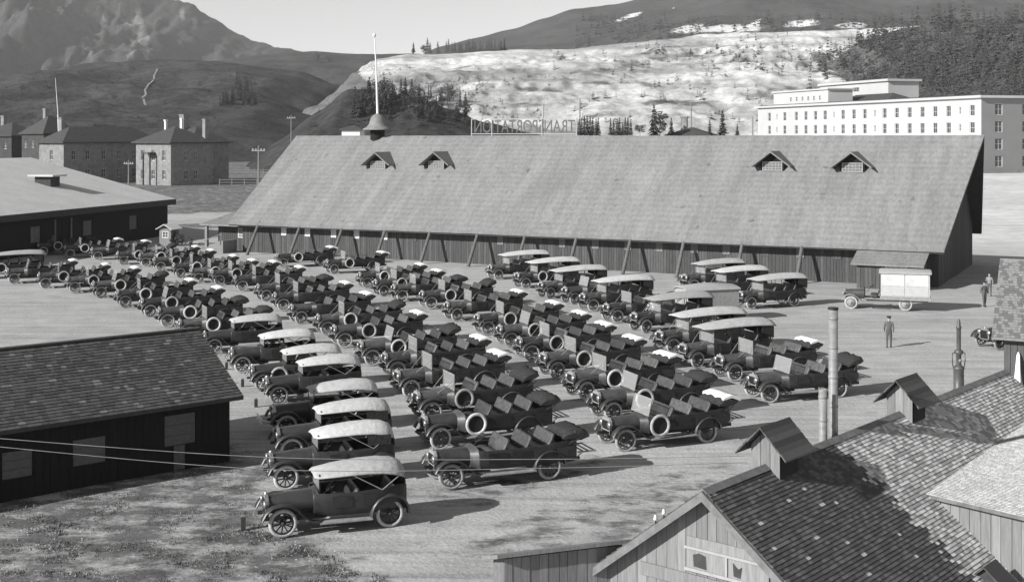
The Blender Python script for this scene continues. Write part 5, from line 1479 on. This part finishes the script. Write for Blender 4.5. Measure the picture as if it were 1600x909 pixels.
m_box = mat('buff_canvas', .44, .85, .1, 4)
P_ = G(1320, 482)
place(truck_spec(m_box, True, False), 'box_truck', 'truck with a pale canvas box body parked at the barn lean-to', 'truck', (P_.x + .6, P_.y + .5, 0), R(-17))
P_ = G(1052, 507)
place(truck_spec(m_greytop, True, True), 'tarpaulined_truck', 'truck under a grey tarpaulin box among the canopied buses', 'truck', (P_.x - .9, P_.y + .7, 0), R(20))

# ------------------------------------------------------------------ small things in the yard
for px, py, hpx, lb in ((380, 828, 22, 'short wooden stake in the weeds before the end touring car'), (400, 636, 13, None), (379, 604, 12, None), (354, 577, 11, None), (352, 600, 10, None)):
    p = G(px, py); h = hpx * p.y / F
    t = thing('stake', lb or 'short wooden stake in front of the touring cars by the shed', 'stake', p, .3, None if lb else 'stakes before the touring cars')
    obj('post', MB().box(-.07, .07, -.07, .07, -.1, h).mesh('stake', m_timberdk), t)
    obj('cap', MB().hexa([(-.07, -.07, h + .001), (.07, -.07, h + .001), (.07, .07, h + .001), (-.07, .07, h + .001), (-.03, -.03, h + .04), (.03, -.03, h + .04), (.03, .03, h + .04), (-.03, .03, h + .04)]).mesh('stake_cap', m_timber), t)
def utility_pole(px, py_base, py_top, Y, label, arm=True):
    b = at(px, py_base, Y); h = (py_base - py_top) * Y / F
    t = thing('utility_pole', label, 'pole', b, R(-30), 'utility poles beyond the yard')
    obj('mast', MB().tube([(0, 0, -1), (0, 0, h)], [.16, .10], 8).mesh('mast', m_boardlt), t)
    if arm:
        a = obj('crossarm', MB().box(-1.3, 1.3, -.07, .07, h - .8, h - .62).mesh('crossarm', m_boardlt), t)
        for k in (-1.1, -.5, .5, 1.1): obj('insulator', MB().lathe([(.03, h - .615), (.07, h - .6), (.05, h - .42), (.01, h - .4)], 8).mesh('pole_insulator', m_pale), a, (k, 0, 0))
utility_pole(201, 291, 250, 240, 'pale crossarmed utility pole before the stone barracks', True)
utility_pole(404, 300, 228, 190, 'utility pole on the lawn left of the barn roof', True)
utility_pole(455, 216, 180, 300, 'utility pole just beyond the left end of the barn ridge', True)
utility_pole(906, 214, 155, 230, 'slim dark pole rising behind the barn beside the roof sign', False)
utility_pole(1080, 214, 160, 235, 'slim pole rising behind the barn near the spruces', False)
utility_pole(1176, 214, 182, 235, 'short slim pole beside the white hotel end', False)
# white kiosk
p = G(249, 384)
t = thing('kiosk', 'small pale kiosk with a pitched roof beside the warehouse corner', 'kiosk', p, R(-20))
obj('wall', wall_mesh(1.5, 0, 1.9, [(.35, 1.15, .9, 1.6)], m_boardlt, .08), t); window_part(t, .8, .7, (.75, .05, .9), pane=m_glass)
obj('core', MB().box(.001, 1.499, .09, 1.5, 0, 1.88).mesh('kiosk_core', m_boardlt), t)
m = MB(); slab(m, (-.3, -.3, 1.85), (.75, -.3, 2.4), (.75, 1.8, 2.4), (-.3, 1.8, 1.85), .06); slab(m, (.75, -.3, 2.4), (1.8, -.3, 1.85), (1.8, 1.8, 1.85), (.75, 1.8, 2.4), .06)
obj('roof', m.mesh('kiosk_roof', m_pale), t)
# loading ramp at the annex
p = G(308, 394)
t = thing('loading_ramp', 'pale plank loading ramp at the left corner of the barn', 'ramp', p, BA)
obj('deck', MB().prism([(0, 0), (3.4, 0), (3.4, 1.3), (3.0, 1.3)], 0, 2.2).mesh('ramp_deck', m_boardlt), t)
obj('rail', MB().tube([(0, -.05, .9), (3.2, -.05, 2.0)], .04, 5).tube([(.1, -.05, 0), (.1, -.05, .92)], .04, 5).tube([(3.1, -.05, .9), (3.1, -.05, 1.98)], .04, 5).mesh('ramp_rail', m_boardlt), t)
# fences beyond the barracks lawn
for (a, b), Y0, lb in (((343, 425), 330, 'low white rail fence on the field right of the stone barracks'), ((343, 440), 265, 'long thin rail fence at the lawn edge right of the barracks')):
    pa, pb = at(a, 240, Y0), at(b, 240, Y0)
    za = gz(pa.x, Y0)
    t = thing('rail_fence', lb, 'fence', (pa.x, Y0, za))
    L = pb.x - pa.x; n_ = int(L / 2.2)
    pm = MB().box(-.08, .08, -.08, .08, -.4, 1.3).mesh('fence_post', m_boardlt)
    for k in range(n_ + 1): obj('post', pm, t, (L * k / n_, 0, 0))
    for z in (.5, 1.05): obj('rail', MB().box(0, L, -.12, -.085, z, z + .12).mesh('fence_rail', m_boardlt), t)
# dark bushes by the kiosk
for px, py, hp in ((272, 384, 24), (284, 385, 20), (297, 388, 16)):
    p = G(px, py); h = hp * p.y / F
    t = thing('bush', 'dark leafy bush beside the pale kiosk', 'bush', p, px, 'bushes beside the kiosk')
    o = obj('foliage', rnd_me[px % 3], t); o.scale = (h * 1.1, h * 1.1, h * 1.05); obj('stem', MB().tube([(0, 0, -.05), (.02, 0, h * .6)], [.05, .02], 5).mesh('bush_stem', m_trunk), t)

# ------------------------------------------------------------------ people
def person(px, py, face, cloth, trousers, label, stride=.12, h=1.76, cap=True):
    k = h / 1.76
    me = bpy.data.meshes.new('person_skin')
    V, E, RD = [], [], []
    def v(x, y, z, r, par=None):
        V.append((x * k, y * k, z * k)); RD.append(r * k)
        if par is not None: E.append((par, len(V) - 1))
        return len(V) - 1
    pel = v(0, 0, .95, .135); ab = v(0, .01, 1.12, .13, pel); ch = v(0, .0, 1.34, .155, ab); nk0 = v(0, 0, 1.47, .075, ch); nk = v(0, -.01, 1.53, .055, nk0); hd0 = v(0, -.02, 1.59, .078, nk); hd1 = v(0, -.015, 1.66, .092, hd0); v(0, -.01, 1.73, .07, hd1)
    nose = v(0, -.115, 1.635, .018, hd1); 
    for s in (-1, 1):
        v(s * .09, -.01, 1.64, .016, hd1)
        hp = v(s * .09, 0, .90, .105, pel); kn = v(s * .10, -.03 + s * stride * .4, .50, .065, hp); an = v(s * .10, s * stride, .09, .045, kn); he = v(s * .10, s * stride - .02, .045, .045, an); v(s * .115, s * stride - .16, .03, .035, he)
        sh = v(s * .19, .0, 1.40, .07, ch); el = v(s * .25, .05 - s * stride * .5, 1.13, .048, sh); wr = v(s * .25, -.02 - s * stride, .90, .032, el); pm = v(s * .25, -.03 - s * stride, .83, .030, wr)
        for f in range(4):
            a = v(s * .25 + .0, -.065 - s * stride + .022 * f, .775, .0095, pm); b = v(s * .245, -.062 - s * stride + .021 * f, .735 - .006 * (1.5 - abs(f - 1.5)), .009, a); v(s * .235, -.06 - s * stride + .02 * f, .705, .008, b)
        a = v(s * .235, -.075 - s * stride, .83, .011, pm); v(s * .225, -.095 - s * stride, .785, .009, a)
    me.from_pydata(V, E, [])
    tmp = bpy.data.objects.new('tmp', me); col.objects.link(tmp)
    sk = tmp.modifiers.new('s', 'SKIN'); ss = tmp.modifiers.new('u', 'SUBSURF'); ss.levels = 1; ss.render_levels = 1
    if not me.skin_vertices: 
        bm = bmesh.new(); bm.from_mesh(me); bm.verts.layers.skin.verify(); bm.to_mesh(me); bm.free()
    for i, q in enumerate(me.skin_vertices[0].data): q.radius = (RD[i], RD[i]); q.use_root = (i == 0)
    bpy.context.view_layer.update()
    bmesh_ = bpy.data.meshes.new_from_object(tmp.evaluated_get(bpy.context.evaluated_depsgraph_get()))
    bpy.data.objects.remove(tmp)
    bmesh_.materials.clear()
    for mm in (cloth, trousers, m_skin, m_dark): bmesh_.materials.append(mm)
    for f in bmesh_.polygons:
        c = f.center / k; f.use_smooth = True
        f.material_index = 2 if c.z > 1.49 or (c.z < .90 and abs(c.x) > .2) else 3 if c.z < .1 else 1 if c.z < .98 and abs(c.x) < .2 else 0
    p = G(px, py)
    t = thing('person', label, 'person', p, face)
    obj('body', bmesh_, t)
    if cap: obj('cap', MB().lathe([(.10, 1.685), (.115, 1.70), (.125, 1.75), (.11, 1.79), (.02, 1.80)], 14).hexa([(-.09, -.19, 1.685), (.09, -.19, 1.685), (.09, -.05, 1.70), (-.09, -.05, 1.70), (-.09, -.19, 1.70), (.09, -.19, 1.70), (.09, -.05, 1.715), (-.09, -.05, 1.715)]).mesh('cap', m_dark), t, (0, 0, (k - 1) * 1.76))
    else: obj('hair', MB().lathe([(.085, 1.68), (.10, 1.72), (.085, 1.775), (.02, 1.80)], 14).mesh('hair', m_dark), t, (0, .012, (k - 1) * 1.76))
person(1389, 543, R(160), m_cloth, m_cloth, 'man in dark jacket and cap walking alone across the open gravel', .14)
person(1538, 479, R(20), m_cloth, m_cloth, 'man in dark waistcoat standing in front of his companion near the barn shadow', .05)
person(1546, 463, R(-30), m_cloth2, m_cloth, 'man in paler shirt standing behind his companion near the barn shadow', .06, 1.74, False)

# ------------------------------------------------------------------ weeds and stones in the near corner
m = MB(); r = random.Random(41)
for k in range(9000):
    px, py = r.uniform(-40, 640), r.uniform(700, 915)
    if not inpoly(px, py, weed_px): continue
    p = G(px, py)
    d = noise.noise(Vector((p.x * .9, p.y * 1.2, 2))) + .4 * noise.noise(Vector((p.x * 2.6, p.y * 2.6, 5)))
    if d < r.uniform(-.05, .35): continue
    h = r.uniform(.025, .085)
    for b in range(7):
        a = r.random() * 6.28; q = p + Vector((r.gauss(0, .1), r.gauss(0, .1), 0)); l_ = h * r.uniform(.5, 1.3)
        tip = q + Vector((cos(a) * l_ * .8, sin(a) * l_ * .8, l_)); s_ = Vector((-sin(a), cos(a), 0)) * .018
        m.add([q - s_, q + s_, tip], [(0, 1, 2)], 0 if r.random() < .93 else 1)
wm = mat('dry_weed', .10, .9, .4, 2); wm2 = mat('bleached_weed', .32, .9, .3, 2)
me = bpy.data.meshes.new('weeds'); me.from_pydata(m.v, [], m.f); me.materials.append(wm); me.materials.append(wm2); me.polygons.foreach_set('material_index', m.mi)
tag(obj('weeds', me), 'patchy low weeds over the bare ground before the dark shed', 'weeds', kind='stuff')
m = MB()
for k in range(1500):
    if k < 500:
        px, py = r.uniform(0, 640), r.uniform(735, 909)
    else: px, py = r.uniform(300, 1550), r.uniform(430, 900)
    p = G(px, py); s = r.uniform(.01, .032)
    mx = Matrix.Translation(p) @ Matrix.Rotation(r.random() * 6, 4, 'Z') @ Matrix.Diagonal((s * 1.4, s, s * .7, 1))
    m.add([(1, 0, 0), (-1, .1, 0), (0, 1, 0), (.1, -1, 0), (0, 0, 1), (0, 0, -1)], [(0, 2, 4), (2, 1, 4), (1, 3, 4), (3, 0, 4), (2, 0, 5), (1, 2, 5), (3, 1, 5), (0, 3, 5)], 0, False, mx)
me = bpy.data.meshes.new('stones'); me.from_pydata(m.v, [], m.f); me.materials.append(mat('yard_stone', .42, .9, .4, 3))
tag(obj('stones', me), 'loose pale stones scattered over the gravel yard', 'stones', kind='stuff')

# ------------------------------------------------------------------ thin haze
hz = MB().box(-4200, 4200, -300, 5600, -40, 460).mesh('haze', bpy.data.materials.new('haze_air'))
hm = hz.materials[0]; hm.use_nodes = True
n, l = hm.node_tree.nodes, hm.node_tree.links
n.clear()
pv = n.new('ShaderNodeVolumePrincipled'); pv.inputs['Color'].default_value = (.95, .95, .95, 1); pv.inputs['Density'].default_value = .0001; pv.inputs['Anisotropy'].default_value = 0.0
out = n.new('ShaderNodeOutputMaterial'); l.new(pv.outputs[0], out.inputs['Volume'])
tag(obj('haze', hz), 'thin pale haze over the valley', 'haze', kind='stuff')
